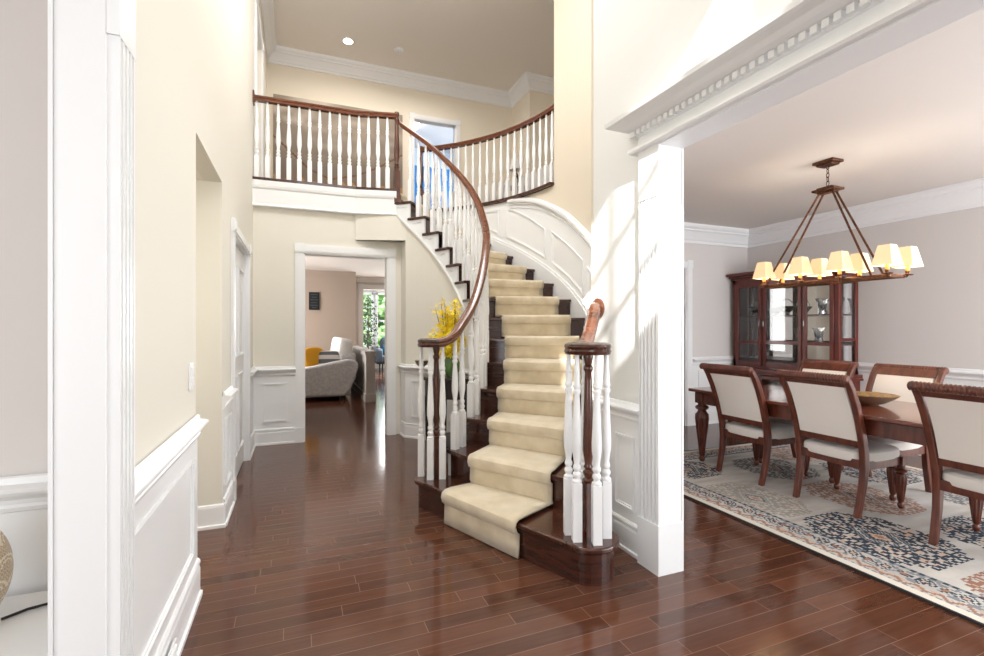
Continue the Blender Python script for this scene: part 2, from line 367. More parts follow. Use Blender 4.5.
# side passage seen through the hallway opening
mb = MB(); mb.box(-3, XL-W, 3.41, 3.55, 0, 2.4); mb.box(-3, XL-.07, 2.45, 2.583, 0, 2.4); mb.box(-3.1, -3, 2.4, 3.6, 0, 2.4); st(mb, 'wall_passage', M['wall'])
mb = MB(); mb.box(-3, XL-.10, 2.583, 3.41, 2.151, 2.3); st(mb, 'ceiling_passage', M['ceil'])
mb = MB(); mould(mb, [(-2.9, 3.41, 0), (XL, 3.41, 0), (XL, 3.82, 0)], BASE); st(mb, 'baseboard_passage', M['trim'])
# living room shell
mb = MB(); mb.box(-5, XL-.07, 1.80, 1.94, 0, 2.6); mb.box(-5.1, -5, YF, 1.9, 0, 2.6); st(mb, 'wall_living_room', M['dwall'])
mb = MB(); mb.box(-5, XL-.07, YF, 1.9, 2.54, 2.64); st(mb, 'ceiling_living_room', M['ceil'])
wainscot((-4.9, 1.80), (1, 0), (0, -1), 4.3, [(.3+.75*k, .9+.75*k) for k in range(5)], rail_z=.785, name='white wainscot and chair rail on the living room wall')
# front wall behind the camera with door and window openings
mb = MB(); y0, y1 = YF-.15, YF
mb.box(-5.1, -4.3, y0, y1, 0, 2.64); mb.box(-1.7, XL, y0, y1, 0, 2.64); mb.box(-4.3, -1.7, y0, y1, 0, .45); mb.box(-4.3, -1.7, y0, y1, 2.35, 2.64)
mb.box(XR, 2.3, y0, y1, 0, 2.64); mb.box(5.4, 5.8, y0, y1, 0, 2.64); mb.box(2.3, 5.4, y0, y1, 0, .45); mb.box(2.3, 5.4, y0, y1, 2.35, 2.64)
mb.box(XL-W, XR+W, y0, y1, 0, 3.99); mb.box(XL-W, -.29, y0, y1, 3.99, 5.2); mb.box(.45, XR+W, y0, y1, 3.99, 5.2); mb.box(XL-W, XR+W, y0, y1, 5.2, ZC)
st(mb, 'wall_front', M['wall'])
mb = MB()
for zz in (4.0, 4.4, 4.8, 5.19): mb.box(-.29, .45, y0+.03, y0+.07, zz-.012, zz+.012)
for xx in (-.28, -.04, .20, .44): mb.box(xx-.01, xx+.01, y0+.03, y0+.07, 3.99, 5.2)
st(mb, 'window_1', M['trim'])

# right foyer wall (pier beside the stair, header over the dining opening)
PY0, PY1 = 1.92, 2.06                           # pilaster
mb = MB(); mb.box(XR, XR+.11, PY0, 2.56, 0, ZC); mb.box(XR, XR+.11, YF, PY0, 2.165, ZC); mb.box(XR, XR+.11, YF, -1.0, 0, 2.165)
st(mb, 'wall_right', mat('foyer_beige_skylit', (225, 225, 222), .7, bump=(180, .05, .002)))  # foyer beige with the bluish skylight mixed into its colour
# curved outer stair wall
def arc(a0, a1, r, n): return [P(a0+(a1-a0)*i/n, r) for i in range(n+1)]
a_cor = -50.9; a_gal = 4.2
mb = MB()
lo = arc(a_cor, a_gal, RO, 24); hi = arc(a_gal, a_cor, RO+.12, 24)
for i in range(24):
    q = [lo[i], lo[i+1], hi[23-i], hi[24-i]]; mb.prism(q, 0, ZC)
for i in range(21):
    s0, s1 = a_gal+i*2.6, a_gal+(i+1)*2.6
    mb.prism([P(s0,RO), P(s1,RO), P(s1,RO+.12), P(s0,RO+.12)], 0, ZG-.03)
mb.prism([(1.13,5.75),(1.56,6.44),(1.62,6.40),(1.19,5.70)], 0, 2.5)
for i in range(len(mb.f)): mb.sm[i] = True
st(mb, 'wall_stair_outer', mat('stairwell_beige_paint', (220, 209, 191), .7, bump=(180, .05, .002)))
# wall with the cased opening (rear of foyer), up to the gallery
mb = MB()
ox0, ox1, oz = .06, .965, 2.06
mb.box(XL, ox0, YP, YP+.13, 0, 2.6); mb.box(ox1, 1.14, YP, YP+.13, 0, 2.6); mb.box(ox0, ox1, YP, YP+.13, oz, 2.6)
st(mb, 'wall_rear', M['wall'])
# the curved wall under the stair
ZT = [(AL[k][1], (k+1)*RZ) for k in range(15)]
def z_in(a): return interp(ZT, a)              # nosing line height at the inner side
def inner_pt(s, off=0):                        # follows the inner wall: angle until 49, then straight to the rear wall
    if s <= 49: return P(s, RI+off)
    t = (s-49)/10.0; A = Vector(P(49, RI+off)); B = Vector((.60, YP-.02+off*.5)); q = A+(B-A)*t; return (q.x, q.y)
mb = MB(); AOP = 47.5
for i in range(36):
    s0, s1 = -52+i*(AOP+52)/36, -52+(i+1)*(AOP+52)/36
    if True:
        z0_, z1_ = max(.1, z_in(s0)-.30), max(.1, z_in(s1)-.30)
        mb.prism([inner_pt(s0), inner_pt(s1), inner_pt(s1,.10), inner_pt(s0,.10)], 0, [z0_, z1_, z1_, z0_], True)
for i in range(6):
    s0, s1 = AOP+i*(59-AOP)/6, AOP+(i+1)*(59-AOP)/6
    mb.prism([inner_pt(s0), inner_pt(s1), inner_pt(s1,.10), inner_pt(s0,.10)], 2.235, ZG-.28, False)
# side and soffit of the alcove over the cased opening
q = inner_pt(AOP); mb.prism([q, inner_pt(AOP,.10), (1.16, YP), (1.12, YP)], 0, 2.3)
mb.prism([inner_pt(AOP, .01), (1.14, YP), (.62, YP), inner_pt(58.5, .01)], 2.235, 2.26)
st(mb, 'wall_stair_inner', M['wall'])
# gallery fascia, white with a moulding
mb = MB()
fpath = [(XL, YP-.03), (.595, YP-.045), inner_pt(54, -.012), inner_pt(49.5, -.012)]
fpath = [(XL, YP-.03), (.595, YP-.045), (1.04, 5.475)]
mb.sweep([(x, y, 0) for x, y in fpath], [(.0,2.52),(.014,2.52),(.02,2.53),(.014,2.545),(.010,2.55),(.010,2.70),(.022,2.715),(.028,2.74),(.03,2.79),(-.10,2.79),(-.10,2.52)])
trim(mb, 'white fascia board under the gallery balustrade')
# gallery floor slab
gfront = [(XL, YP-.055), (.60, YP-.075), (1.03, 5.46)]
mb = MB()
gback = [(XL, YP+.03), (.60, YP+.01), (1.03, 5.52)]
poly = gfront+[P(53.8,1.345), P(57,RO-.05)]+arc(56, a_gal, RO-.02, 24)+[(4.6, P(a_gal,RO)[1]), (4.6, 8.1), (XL-W, 8.1)]
poly = [(XL-.0, 8.1)]+poly[:-1]
mb.prism([(XL, 8.1)]+gback+[P(55.5,1.38), P(58,RO+.06)]+arc(57, a_gal, RO+.06, 24)+[(4.6, P(a_gal,RO)[1]), (4.6, 8.1)], ZG-.27, ZG-.03)
st(mb, 'ceiling_gallery_underside', M['ceil'])
mb = MB(); mb.prism(poly, ZG-.03, ZG); st(mb, 'floor_gallery', M['dark'], 'dark wood nosing and floor of the upstairs gallery')
# upstairs walls
YB = 8.05; bx0, bx1, bz = 1.83, 2.56, 4.79
mb = MB(); mb.box(XL-W, bx0, YB, YB+.13, ZG, ZC); mb.box(bx1, 3.67, YB, YB+.13, ZG, ZC); mb.box(bx0, bx1, YB, YB+.13, bz, ZC)
st(mb, 'wall_gallery_rear', M['wall2'])
mb = MB(); mb.box(3.65, 3.80, 7.32, YB+.13, ZG, ZC); mb.box(3.8, 5.6, 7.32, 7.45, ZG, ZC); st(mb, 'wall_gallery_side', M['wall2'])
mb = MB(); mb.prism([P(a_gal,RO), (4.7, P(a_gal,RO)[1]), (4.7, P(a_gal,RO)[1]-.12), P(a_gal-2,RO+.12)], ZG, ZC); mb.box(4.6, 4.7, 4.4, 7.4, ZG, ZC); st(mb, 'wall_gallery_right', M['wall2'])
mb = MB()
mould(mb, [(XL, YP+.2, ZC), (XL, YB, ZC), (3.65, YB, ZC), (3.65, 7.32, ZC), (4.6, 7.32, ZC)], CROWN)
trim(mb, 'white crown moulding around the upstairs gallery ceiling')
mb = MB(); mould(mb, [(XL, YP+1.35, ZG), (XL, YB, ZG), (bx0-.09, YB, ZG)], BASE); mould(mb, [(bx1+.09, YB, ZG), (3.65, YB, ZG), (3.65, 7.32, ZG)], BASE)
st(mb, 'baseboard_gallery', M['trim'])
CAS = .085
def casing(mb, o, u, n, u0, u1, z0, z1, wd=CAS, dp=.022, head=.0):
    o = Vector((*o, 0)); U = Vector((*u, 0)); N_ = Vector((*n, 0))
    def slab(a0, a1, b0, b1, d):
        c = [o+U*a0, o+U*a1, o+U*a1+N_*d, o+U*a0+N_*d]
        mb.add([v+Vector((0,0,b0)) for v in c]+[v+Vector((0,0,b1)) for v in c], [(0,3,2,1),(4,5,6,7),(0,1,5,4),(1,2,6,5),(2,3,7,6),(3,0,4,7)])
    for a0, a1 in ((u0-wd, u0), (u1, u1+wd)):
        slab(a0, a1, z0, z1, dp*.7); slab(a0+.012, a1-.012, z0+.16, z1, dp)
        slab(a0-.004, a1+.004, z1, z1+wd+.01, dp*1.2); slab(a0+.01, a1-.01, z1+.015, z1+wd-.005, dp*1.5)
        slab(a0-.002, a1+.002, z0, z0+.16, dp*1.2)
    slab(u0, u1, z1, z1+wd, dp*.7); slab(u0, u1, z1+.015, z1+wd-.012, dp)
mb = MB(); casing(mb, (0, YB), (1,0), (0,-1), bx0, bx1, ZG, bz); trim(mb, 'white casing around the blue bedroom doorway upstairs')
# blue bedroom
mb = MB(); mb.box(.9, 4.6, 10.6, 10.7, ZG, 4.88); mb.box(.8, .9, YB+.13, 10.7, ZG, 4.88); mb.box(4.6, 4.7, YB+.13, 10.7, ZG, ZC); st(mb, 'wall_bedroom', M['blue'])
mb = MB(); mb.box(.9, 4.6, 10.6, 10.7, 4.88, ZC); mb.box(.8, .9, YB+.13, 10.7, 4.88, ZC); st(mb, 'wall_bedroom_upper', mat('pale_blue_paint', (196, 214, 232), .7))
mb = MB(); mb.box(.8, 4.7, YB+.13, 10.7, ZG-.1, ZG); st(mb, 'floor_bedroom', M['dark'])
mb = MB(); mb.box(.8, 4.7, YB+.13, 10.7, 5.26, 5.3); st(mb, 'ceiling_bedroom', M['grey_wall'])
# door and casing on the left gallery wall
mb = MB(); casing(mb, (XL, 0), (0,1), (1,0), 5.92, 6.85, ZG, 4.82); trim(mb, 'white casing of the doorway at the left end of the gallery')
mb = MB(); mb.box(XL-.10, XL-.06, 5.92, 6.85, ZG, 4.82); st(mb, 'door_2', M['trim'])

# left foyer wall trims
mb = MB()   # pilaster, fluted, and jamb of the living room opening
xp = XL+.054; ya, yb = OY1-.012, 1.436
mb.box(XL-.052, XL+.040, ya, OY1, 0, 2.163)
mb.box(XL, xp, OY1-.006, yb, 0, 2.163)
for k in range(3): mb.box(xp, xp+.011, ya+.026+.026*k, ya+.026+.026*k+.014, .24, 1.903)
mb.box(xp, xp+.011, OY1-.006, ya+.012, .24, 1.903); mb.box(xp, xp+.011, yb-.010, yb, .24, 1.903)
mb.box(XL+.001, XL+.072, ya-.004, yb+.006, 0, .24); mb.box(XL+.041, XL+.066, ya-.0005, yb+.003, 1.903, 2.163)
mb.box(XL-.060, XL-.053, OY1-.018, OY1+.1, 0, 2.162)
trim(mb, 'fluted white pilaster at the living room opening on the left')
def entab(mb, x, s, y_end, y_far):              # s = -1 towards -x
    prof = [(0,2.165),(.065,2.165),(.072,2.175),(.07,2.19),(.045,2.20),(.035,2.205),(.03,2.25),(.045,2.252),(.045,2.28),(.07,2.285),(.09,2.295),(.11,2.31),(.14,2.318),(.155,2.325),(.16,2.345),(0,2.345)]
    pts = [(x, y_far, 0), (x, y_end, 0), (x - s*.001, y_end, 0)]
    # mitred return at the end
    def ring(k):
        o, z = prof[k]; return o, z
    vs = []; m = len(prof)
    for o, z in prof: vs.append((x+s*o, y_far, z))
    for o, z in prof: vs.append((x+s*o, y_end+o, z))
    for o, z in prof: vs.append((x-s*.02, y_end+o, z))
    fs = []
    for i in range(2):
        for k in range(m): fs.append((i*m+k, (i+1)*m+k, (i+1)*m+(k+1)%m, i*m+(k+1)%m))
    fs += [tuple(range(m)), tuple(range(3*m-1, 2*m-1, -1))]
    mb.add(vs, fs)
    yy = y_end+.045
    while yy > y_far:
        x0 = x+s*.045; x1 = x+s*.066; mb.box(min(x0,x1), max(x0,x1), yy-.024, yy, 2.254, 2.281); yy -= .040
    x0, x1 = x, x+s*.066; mb.box(min(x0,x1), max(x0,x1), y_end+.045, y_end+.064, 2.254, 2.281)
mb = MB(); entab(mb, XL, 1, 1.47, OY0); trim(mb, 'white dentil cornice over the living room opening')
wainscot((XL, 1.436), (0,1), (1,0), 1.147, [(.16, 1.02)], name='white wainscot panel and chair rail beside the left pilaster')
wainscot((XL, 3.41), (0,1), (1,0), .40, [(.08, .33)], name='narrow white wainscot panel beyond the side passage')
mb = MB(); casing(mb, (XL, 0), (0,1), (1,0), 3.92, 5.02, 0, 1.93); mb.box(XL-.14, XL-.001, 3.905, 3.928, 0, 1.945); mb.box(XL-.14, XL-.001, 5.012, 5.035, 0, 1.945); mb.box(XL-.14, XL-.001, 3.928, 5.012, 1.922, 1.945)
trim(mb, 'white casing of the closed side door on the left wall')
d1 = MB(); d1.box(XL-.075, XL-.030, 3.930, 5.010, .01, 1.92)
for z0_, z1_ in ((.2,.85),(1.0,1.75)):
    for u0_ in (.12, .62): frame_on(d1, (XL-.030, 3.93), (0,1), (1,0), u0_, u0_+.38, z0_, z1_)
door = st(d1, 'door_1', M['trim'], 'white panelled side door on the left wall')
for zz in (.3, .98, 1.66):
    h = MB(); h.box(XL-.031, XL-.006, 3.9285, 3.945, zz, zz+.10); h.build('hinge', M['hinge'], door)
wainscot((XL, 5.12), (0,1), (1,0), .50, [], name='short white wainscot in the corner beside the side door')

# rear wall trims
wainscot((XL, YP), (1,0), (0,-1), ox0-XL-CAS, [(.10, .33)], rail_z=.80, name='white wainscot panel left of the cased opening', zp=(.24,.65))
mb = MB(); casing(mb, (0, YP), (1,0), (0,-1), ox0, ox1, 0, oz, wd=.09)
for xx in (ox0, ox1-.012): mb.box(xx, xx+.012, YP-.004, YP+.135, 0, oz)
mb.box(ox0, ox1, YP-.004, YP+.135, oz-.012, oz)
trim(mb, 'white casing of the opening to the family room')
# curved wainscot low on the inner stair wall
mb = MB()
sv = [AOP-i*(AOP+5)/26 for i in range(27)]
al = [(1.135, YP-.02), (*inner_pt(AOP, 0),)]
path = [(*inner_pt(s), 0) for s in sv]; side = [(1.12, YP-.01, 0)]+path
mb.sweep(side, [(0,0),(.006,0),(.006,.80),(0,.80)])
mb.sweep(side, [(a, b) for a, b in BASE]); mb.sweep([(x,y,.80) for x,y,_ in side], RAILP)
mb.sweep([(x,y,.15) for x,y,_ in side], [(0,0),(.012,0),(.012,.01),(0,.022)])
def curved_frame(mb, f, s0, s1, zb, zt, nrm_sign, wd=.022, dp=.012, n=10, off=.006, base_r=RI):
    """f(s)->z bottom/top callables; frame on a cylinder wall"""
    ss = [s0+(s1-s0)*i/n for i in range(n+1)]
    def pt(s, z, d): r = base_r+nrm_sign*(off+d); return P(s, r, z)
    wa = math.degrees(wd/base_r)
    for fn, sg_ in ((zb, 1), (zt, -1)):
        vs = []
        for s in ss:
            z = fn(s); z2 = z+sg_*wd
            vs += [pt(s, z, 0), pt(s, z, dp), pt(s, z+sg_*wd*.5, dp*.9), pt(s, z+sg_*wd*.55, dp*.4), pt(s, z2, dp*.35), pt(s, z2, 0)]
        fs = [(i*6+k, i*6+k+1, (i+1)*6+k+1, (i+1)*6+k) for i in range(n) for k in range(5)]
        mb.add(vs, fs, False)
    for s, sg_ in ((s0, 1), (s1, -1)):
        e = sg_*wa*(1 if s1 > s0 else -1); vs = []
        for z in (0, 1):
            for q, d in ((0,0),(0,dp),(.5,dp*.9),(.55,dp*.4),(1,dp*.35),(1,0)):
                z_ = zb(s+e*q) if z == 0 else zt(s+e*q); vs.append(pt(s+e*q, z_, d))
        mb.add(vs, [(k, k+1, 6+k+1, 6+k) for k in range(5)])
for s0, s1 in ((44, 33), (29, 15), (11, -1)): curved_frame(mb, None, s0, s1, lambda s: .24, lambda s: .65, -1)
trim(mb, 'curved white wainscot low on the wall under the stair')

# right pier trims
mb = MB()
xf = XR-.028
mb.box(xf, XR+.11, PY0-.008, PY1, 0, 2.165)                    # core with jamb
for k in range(4): mb.box(xf-.013, xf, PY0+.0225+.0285*k, PY0+.0225+.0285*k+.015, .25, 1.90)
mb.box(xf-.013, xf, PY0-.008, PY0+.010, .25, 1.90); mb.box(xf-.013, xf, PY1-.004, PY1, .25, 1.90)
mb.box(xf-.018, xf, PY0-.014, PY1+.006, 0, .25); mb.box(xf, XR+.116, PY0-.014, PY0-.008, 0, .25); mb.box(xf-.014, xf, PY0-.010, PY1+.003, 1.905, 2.165)
mb.box(XR+.108, XR+.118, PY0-.012, PY0+.09, 0, 2.165)
trim(mb, 'fluted white pilaster at the dining room opening')
mb = MB(); entab(mb, XR, -1, 2.045, -1.0)
mb.box(XR-.04, XR+.115, -1.0, PY0, 2.158, 2.166); trim(mb, 'white dentil cornice over the dining room opening')
wainscot((XR, PY1), (0,1), (-1,0), .50, [(.075, .245)], name='white wainscot panel between the pilaster and the stair', rail_z=.80, zp=(.235,.64))
mb = MB(); mb.box(XR-.004, XR+.002, 2.50, 2.562, 0, ZC)

# outer stair wall: skirt, wainscot sheet, panels, sloping rail
RAILZ = [(-50.9,1.42),(-40,1.60),(-30,1.80),(-17,2.06),(-10,2.225),(-2.4,2.416),(5.8,2.59),(12,2.70),(19.5,2.775),(22,2.79)]
SKZ = [(-50.9,.62),(-40,.86),(-30,1.05),(-16.3,1.344),(-12,1.45),(-2.4,1.684),(9.2,1.947),(19.5,2.163),(32.4,2.40),(45,2.62),(56,2.79)]
def zr(s): return min(ZG-.035, smooth_interp(RAILZ, s))
def zs(s): return smooth_interp(SKZ, s)
mb = MB(); ss = [a_cor+i*(57-a_cor)/60 for i in range(61)]
def ribbon(mb, ss, fb, ft, r0, r1, smooth=True):
    vs = []
    for s in ss:
        b, t = fb(s), ft(s); vs += [P(s,r0,b), P(s,r1,b), P(s,r1,t), P(s,r0,t)]
    n = len(ss); fs = [(i*4+k, i*4+(k+1)%4, (i+1)*4+(k+1)%4, (i+1)*4+k) for i in range(n-1) for k in range(4)]
    mb.add(vs, fs, False); k = len(mb.v)-len(vs); mb.f += [(k,k+3,k+2,k+1), (len(mb.v)-4,len(mb.v)-3,len(mb.v)-2,len(mb.v)-1)]; mb.sm += [False]*2
    for q in range(len(mb.sm)-2-len(fs), len(mb.sm)-2): mb.sm[q] = smooth
ribbon(mb, ss, lambda s: 0, zr, RO, RO-.008)
ribbon(mb, ss, lambda s: 0, lambda s: zs(s), RO, RO-.035)
ribbon(mb, ss, lambda s: zs(s), lambda s: zs(s)+.03, RO, RO-.024)
sr = [s for s in ss if s <= 23]
ribbon(mb, sr, lambda s: zr(s)-.03, zr, RO, RO-.055); ribbon(mb, sr, lambda s: zr(s)-.055, lambda s: zr(s)-.03, RO, RO-.03)
ribbon(mb, sr, lambda s: zr(s)-.10, lambda s: zr(s)-.085, RO, RO-.02); ribbon(mb, sr, lambda s: zr(s), lambda s: zr(s)+.02, RO, RO-.014)
for s0, s1 in ((-46,-37),(-34.5,-14.5),(-11.8,4.9),(7.9,24.2),(27.4,42)):
    top = lambda s: smooth_interp([(-50.9,1.10),(-30,1.46),(-13.6,1.84),(4.7,2.29),(8.1,2.35),(16,2.55),(24,2.69),(45,2.71)], s)
    bot = lambda s: zs(s)+.10
    curved_frame(mb, None, s0, s1, bot, top, -1, base_r=RO, off=.008, n=14, wd=.026, dp=.014)
trim(mb, 'curved white panelled wainscot and sloping chair rail on the outer stair wall')

# dining room shell
XH, YD = 5.63, 4.72
dx1 = 4.56                                     # right edge of the doorway in the dining rear wall
mb = MB(); mb.box(dx1, XH+.12, YD, YD+.12, 0, ZD); mb.box(2.7, dx1, YD, YD+.12, 2.0, ZD); mb.box(2.7, 3.6, YD, YD+.12, 0, ZD); st(mb, 'wall_dining_rear', M['dwall'])
mb = MB(); mb.box(XH, XH+.12, YF-.15, YD, 0, ZD); st(mb, 'wall_dining_right', M['dwall'])
mb = MB(); mb.prism([(1.82,1.93),(2.72,3.2),(2.72,4.9),(2.66,4.9),(2.66,3.22),(1.82,2.05)], 0, ZD); st(mb, 'wall_dining_left', M['dwall'])
mb = MB(); mb.prism([(XR+.11,YF-.15),(XH+.12,YF-.15),(XH+.12,YD+.12),(2.70,YD+.12),(2.70,3.25),(1.82,2.0),(XR+.11,2.0)], ZD, ZD+.1); st(mb, 'ceiling_dining', M['dceil'])
mb = MB(); mould(mb, [(2.72, YD, ZD), (XH, YD, ZD), (XH, YF, ZD)], CROWN); trim(mb, 'white crown moulding around the dining room ceiling')
wainscot((dx1+.09, YD), (1,0), (0,-1), XH-dx1-.09, [(.10,.86)], name='white wainscot left of the china cabinet', rail_z=.84, zp=(.24,.70))
wainscot((XH, YD), (0,-1), (-1,0), YD-YF, [(.1+.82*k,.78+.82*k) for k in range(7)], name='white wainscot behind the dining table', rail_z=.84, zp=(.24,.70))
mb = MB(); casing(mb, (0, YD), (1,0), (0,-1), 3.6, dx1, 0, 2.0, wd=.09); mb.box(dx1-.012, dx1, YD-.004, YD+.12, 0, 2.0)
trim(mb, 'white casing of the doorway in the dining room rear wall')
mb = MB(); mb.box(3.4, 4.7, YD+.9, YD+1.0, 0, 2.5); mb.box(4.6, 4.7, YD+.12, YD+.9, 0, 2.5); st(mb, 'wall_pantry', M['trim'])

# family room and sunroom beyond
mb = MB(); mb.box(-3.2, 1.22, 11.3, 11.45, 0, 2.52); mb.box(1.10, 1.22, 11.45, 12.5, 0, 2.52); st(mb, 'wall_family_rear', M['taupe'])
mb = MB(); mb.box(-3.3, -3.2, 5.75, 11.4, 0, 2.52); mb.box(-3.2, XL-W, 5.75, 5.85, 0, 2.52); mb.box(4.2, 4.3, 5.75, 12.5, 0, 2.52); st(mb, 'wall_family_side', M['wall'])
mb = MB(); mb.box(-3.3, 1.0, 5.75, 12.6, 2.52, 2.54); mb.box(1.0, 4.3, 7.0, 12.6, 2.52, 2.54); st(mb, 'ceiling_family', M['ceil'])
mb = MB(); mb.box(1.10, 1.53, 12.5, 12.62, 0, 2.52); mb.box(3.2, 4.3, 12.5, 12.62, 0, 2.52); mb.box(1.53, 3.2, 12.5, 12.62, 2.22, 2.52); st(mb, 'wall_sunroom_front', M['grey_wall'])
mb = MB(); casing(mb, (0,12.5), (1,0), (0,-1), 1.53, 3.2, 0, 2.22, wd=.12, dp=.03); mb.box(1.22,4.2,12.42,12.5,2.40,2.52); trim(mb, 'white casing of the sunroom opening')
mb = MB(); mb.box(1.0, 5, 12.62, 15.1, 2.7, 2.8); st(mb, 'ceiling_sunroom', M['trim'])
mb = MB(); wy = 15.0
mb.box(1.0, 1.72, wy, wy+.12, 0, 2.75); mb.box(1.72, 4.6, wy, wy+.12, 0, .62); mb.box(1.72, 4.6, wy, wy+.12, 2.32, 2.75); mb.box(1.0,1.1,12.6,15.1,0,2.75); mb.box(4.6,4.7,12.6,15.1,0,2.75); st(mb, 'wall_sunroom_rear', M['grey_wall'])
for i, x0 in enumerate((1.72, 2.22, 2.92, 3.62)):
    mb = MB(); x1 = (2.14, 2.84, 3.54, 4.4)[i]
    mb.box(x0-.05, x0+.05, wy-.03, wy+.08, .6, 2.34); mb.box(x1-.05, x1+.05, wy-.03, wy+.08, .6, 2.34); mb.box(x0, x1, wy-.03, wy+.08, .6, .68); mb.box(x0, x1, wy-.03, wy+.08, 2.26, 2.34)
    mb.box(x0, x1, wy+.02, wy+.05, 1.44, 1.49); xm = (x0+x1)/2; mb.box(xm-.012, xm+.012, wy+.03, wy+.05, .66, 2.28)
    for zz in (1.05, 1.88): mb.box(x0, x1, wy+.03, wy+.05, zz-.012, zz+.012)
    st(mb, 'window_%d' % (i+2), M['trim'])
mb = MB(); mb.box(-20, 30, 16, 45, -.3, -.2); st(mb, 'ground', M['grass'])
for i, (x, y, h, r) in enumerate(((3.4, 24, 2.4, 1.7), (5.6, 27, 2.6, 2.2), (1.4, 29, 2.2, 2.0))):
    t = thing('garden_tree', ['bushy green garden tree left of centre through the far window', 'tall green garden tree at the right through the far window', 'green garden tree farthest left beyond the sunroom'][i], 'tree', (x, y, -.2))
    b_ = MB(); b_.tube([(x, y, -.2), (x+.1, y, h*.6)], [.16, .1]); b_.build('trunk', M['stem'], t)
    b_ = MB()
    for k in range(220):
        v = Vector((random.gauss(0,1), random.gauss(0,1), random.gauss(0,1))).normalized()*r*random.uniform(.5,1); v.z *= .95
        b_.ell((x+v.x, y+v.y, h*.62+v.z), (.22*random.uniform(.6,1.3),)*2+(.16,), 6, 4)
    b_.build('foliage', M['tree'], t)
# half wall beside the sofa
mb = MB(); mb.box(1.06, 1.19, 8.22, 10.9, 0, .80); mb.box(1.05, 1.20, 8.21, 8.36, 0, .80); mb.box(1.03, 1.22, 8.19, 10.9, .815, .85); mb.box(1.04, 1.21, 8.20, 10.9, .775, .815); mb.box(1.035,1.215,8.195,10.9,0,.14)
o = st(mb, 'wall_half', mat('half_wall_grey_paint', (178, 172, 167), .6), 'low grey half wall beside the sofa', bevel=.004)

# ================================================================== STAIRCASE
stair = thing('staircase', 'curved dark wood staircase with white balusters sweeping up to the gallery', 'staircase', (1.3, 2.6, 0))
C2 = Vector((CX, CY))
def lerp2(a, b, t): return (a[0]+(b[0]-a[0])*t, a[1]+(b[1]-a[1])*t)
def nose(n, over=.03):
    """inner and outer ends of the nosing line of step n, plus the line at the riser face"""
    return P(AL[n-1][1], 1.345), P(AR[n-1][1], RO-.036)
def seg_line(n, d=0.0, k=6, ri=1.345, ro=RO-.036):
    a0, a1 = AL[n-1][1], AR[n-1][1]; pts = []
    A = Vector(P(a0, ri)); B = Vector(P(a1, ro)); t = (B-A).normalized(); nn = Vector((-t.y, t.x))   # forward (uphill) normal
    return [tuple(A+(B-A)*(i/k)+nn*d) for i in range(k+1)]
def inner_edge(a0, a1, r, k=5): return [P(a0+(a1-a0)*i/k, r) for i in range(k+1)]
SIDE = {}
for n in range(2, 15):
    z1 = n*RZ; nx = n+1
    front = seg_line(n); rf = seg_line(n, .028, ri=1.375)
    back = seg_line(nx, .05) if nx < 15 else [P(53.4, 1.30), P(56.8, RO-.036)]
    if n == 2:
        front = [(.975,3.28), (1.055,3.00), (1.20,2.74), (1.375,2.465), (1.42,2.385), (1.50,2.345), (1.64,2.40), (1.685,2.56)]
        rf = [(1.005,3.285), (1.082,3.012), (1.226,2.752), (1.40,2.48), (1.44,2.41), (1.505,2.375), (1.62,2.42), (1.66,2.56)]
    outer = [P(AR[n-1][1]+(AR[nx-1][1]-AR[n-1][1]+1.2)*i/4, RO-.036) for i in range(1, 5)]
    inn = inner_edge(AL[nx-1][1]+2 if nx < 15 else 53.4, AL[n-1][1], 1.345)
    poly = front+outer+inn[:-1]
    st_ = MB(); st_.prism(poly, z1-.028, z1); t_ = st_.build('tread', M['dark'], stair, bevel=.006)
    outer2 = outer; inn2 = inner_edge(AL[nx-1][1]+2 if nx < 15 else 53.4, AL[n-1][1]+1.2, 1.385)
    rs = MB(); zb = (n-1)*RZ-.03 if n > 2 else .0
    if n >= 12: zb = max(zb, 2.265)
    if nx < 15: rs.prism(rf+outer2+inn2[:-1], zb, z1-.029)
    else: rs.prism(rf+outer2+inn2[:-1], zb, z1-.029)
    r_ = rs.build('riser', M['riser'], stair)
# last riser up to the gallery floor
rs = MB(); q0, q1 = P(52.8,1.36), P(56.0,RO-.04); q2, q3 = P(57.4,RO-.04), P(54.2,1.36)
rs.prism([q0,q1,q2,q3], 14*RZ-.02, ZG-.031); rs.build('riser', M['riser'], stair)
# first step with a round end at each side
def rounded_first(ins):
    cl, rl = (.885, 3.285), .135-ins; cr, rr = (1.36, 2.07), .155-ins
    pts = []
    # left bullnose
    for i in range(13):
        a = 110+i*(205-110)/12; pts.append((cl[0]+rl*cos(rad(a)), cl[1]+rl*sin(rad(a))))
    # front line, slightly bowed towards the foyer
    A, B = Vector(pts[-1]), Vector((cr[0]-rr*sin(rad(62)), cr[1]-rr*cos(rad(62)) ))
    A = Vector((.80+ins*.8, 3.17)); B = Vector((1.238+ins*.7, 2.0))
    for i in range(0, 9):
        t = i/8; q = A+(B-A)*t; bow = .018*4*t*(1-t); pts.append((q.x-bow*.93, q.y-bow*.35))
    for i in range(15):
        a = 218+i*(392-218)/14; pts.append((cr[0]+rr*cos(rad(a)), cr[1]+rr*sin(rad(a))))
    pts += [(1.60-ins, 2.46), P(-56, 1.9), P(-54, 1.38)]
    return pts
t1 = MB(); t1.prism(rounded_first(0), RZ-.03, RZ); t1.build('tread', M['dark'], stair, bevel=.008)
t1 = MB(); t1.prism(rounded_first(.028), 0, RZ-.031); t1.build('riser', M['riser'], stair)
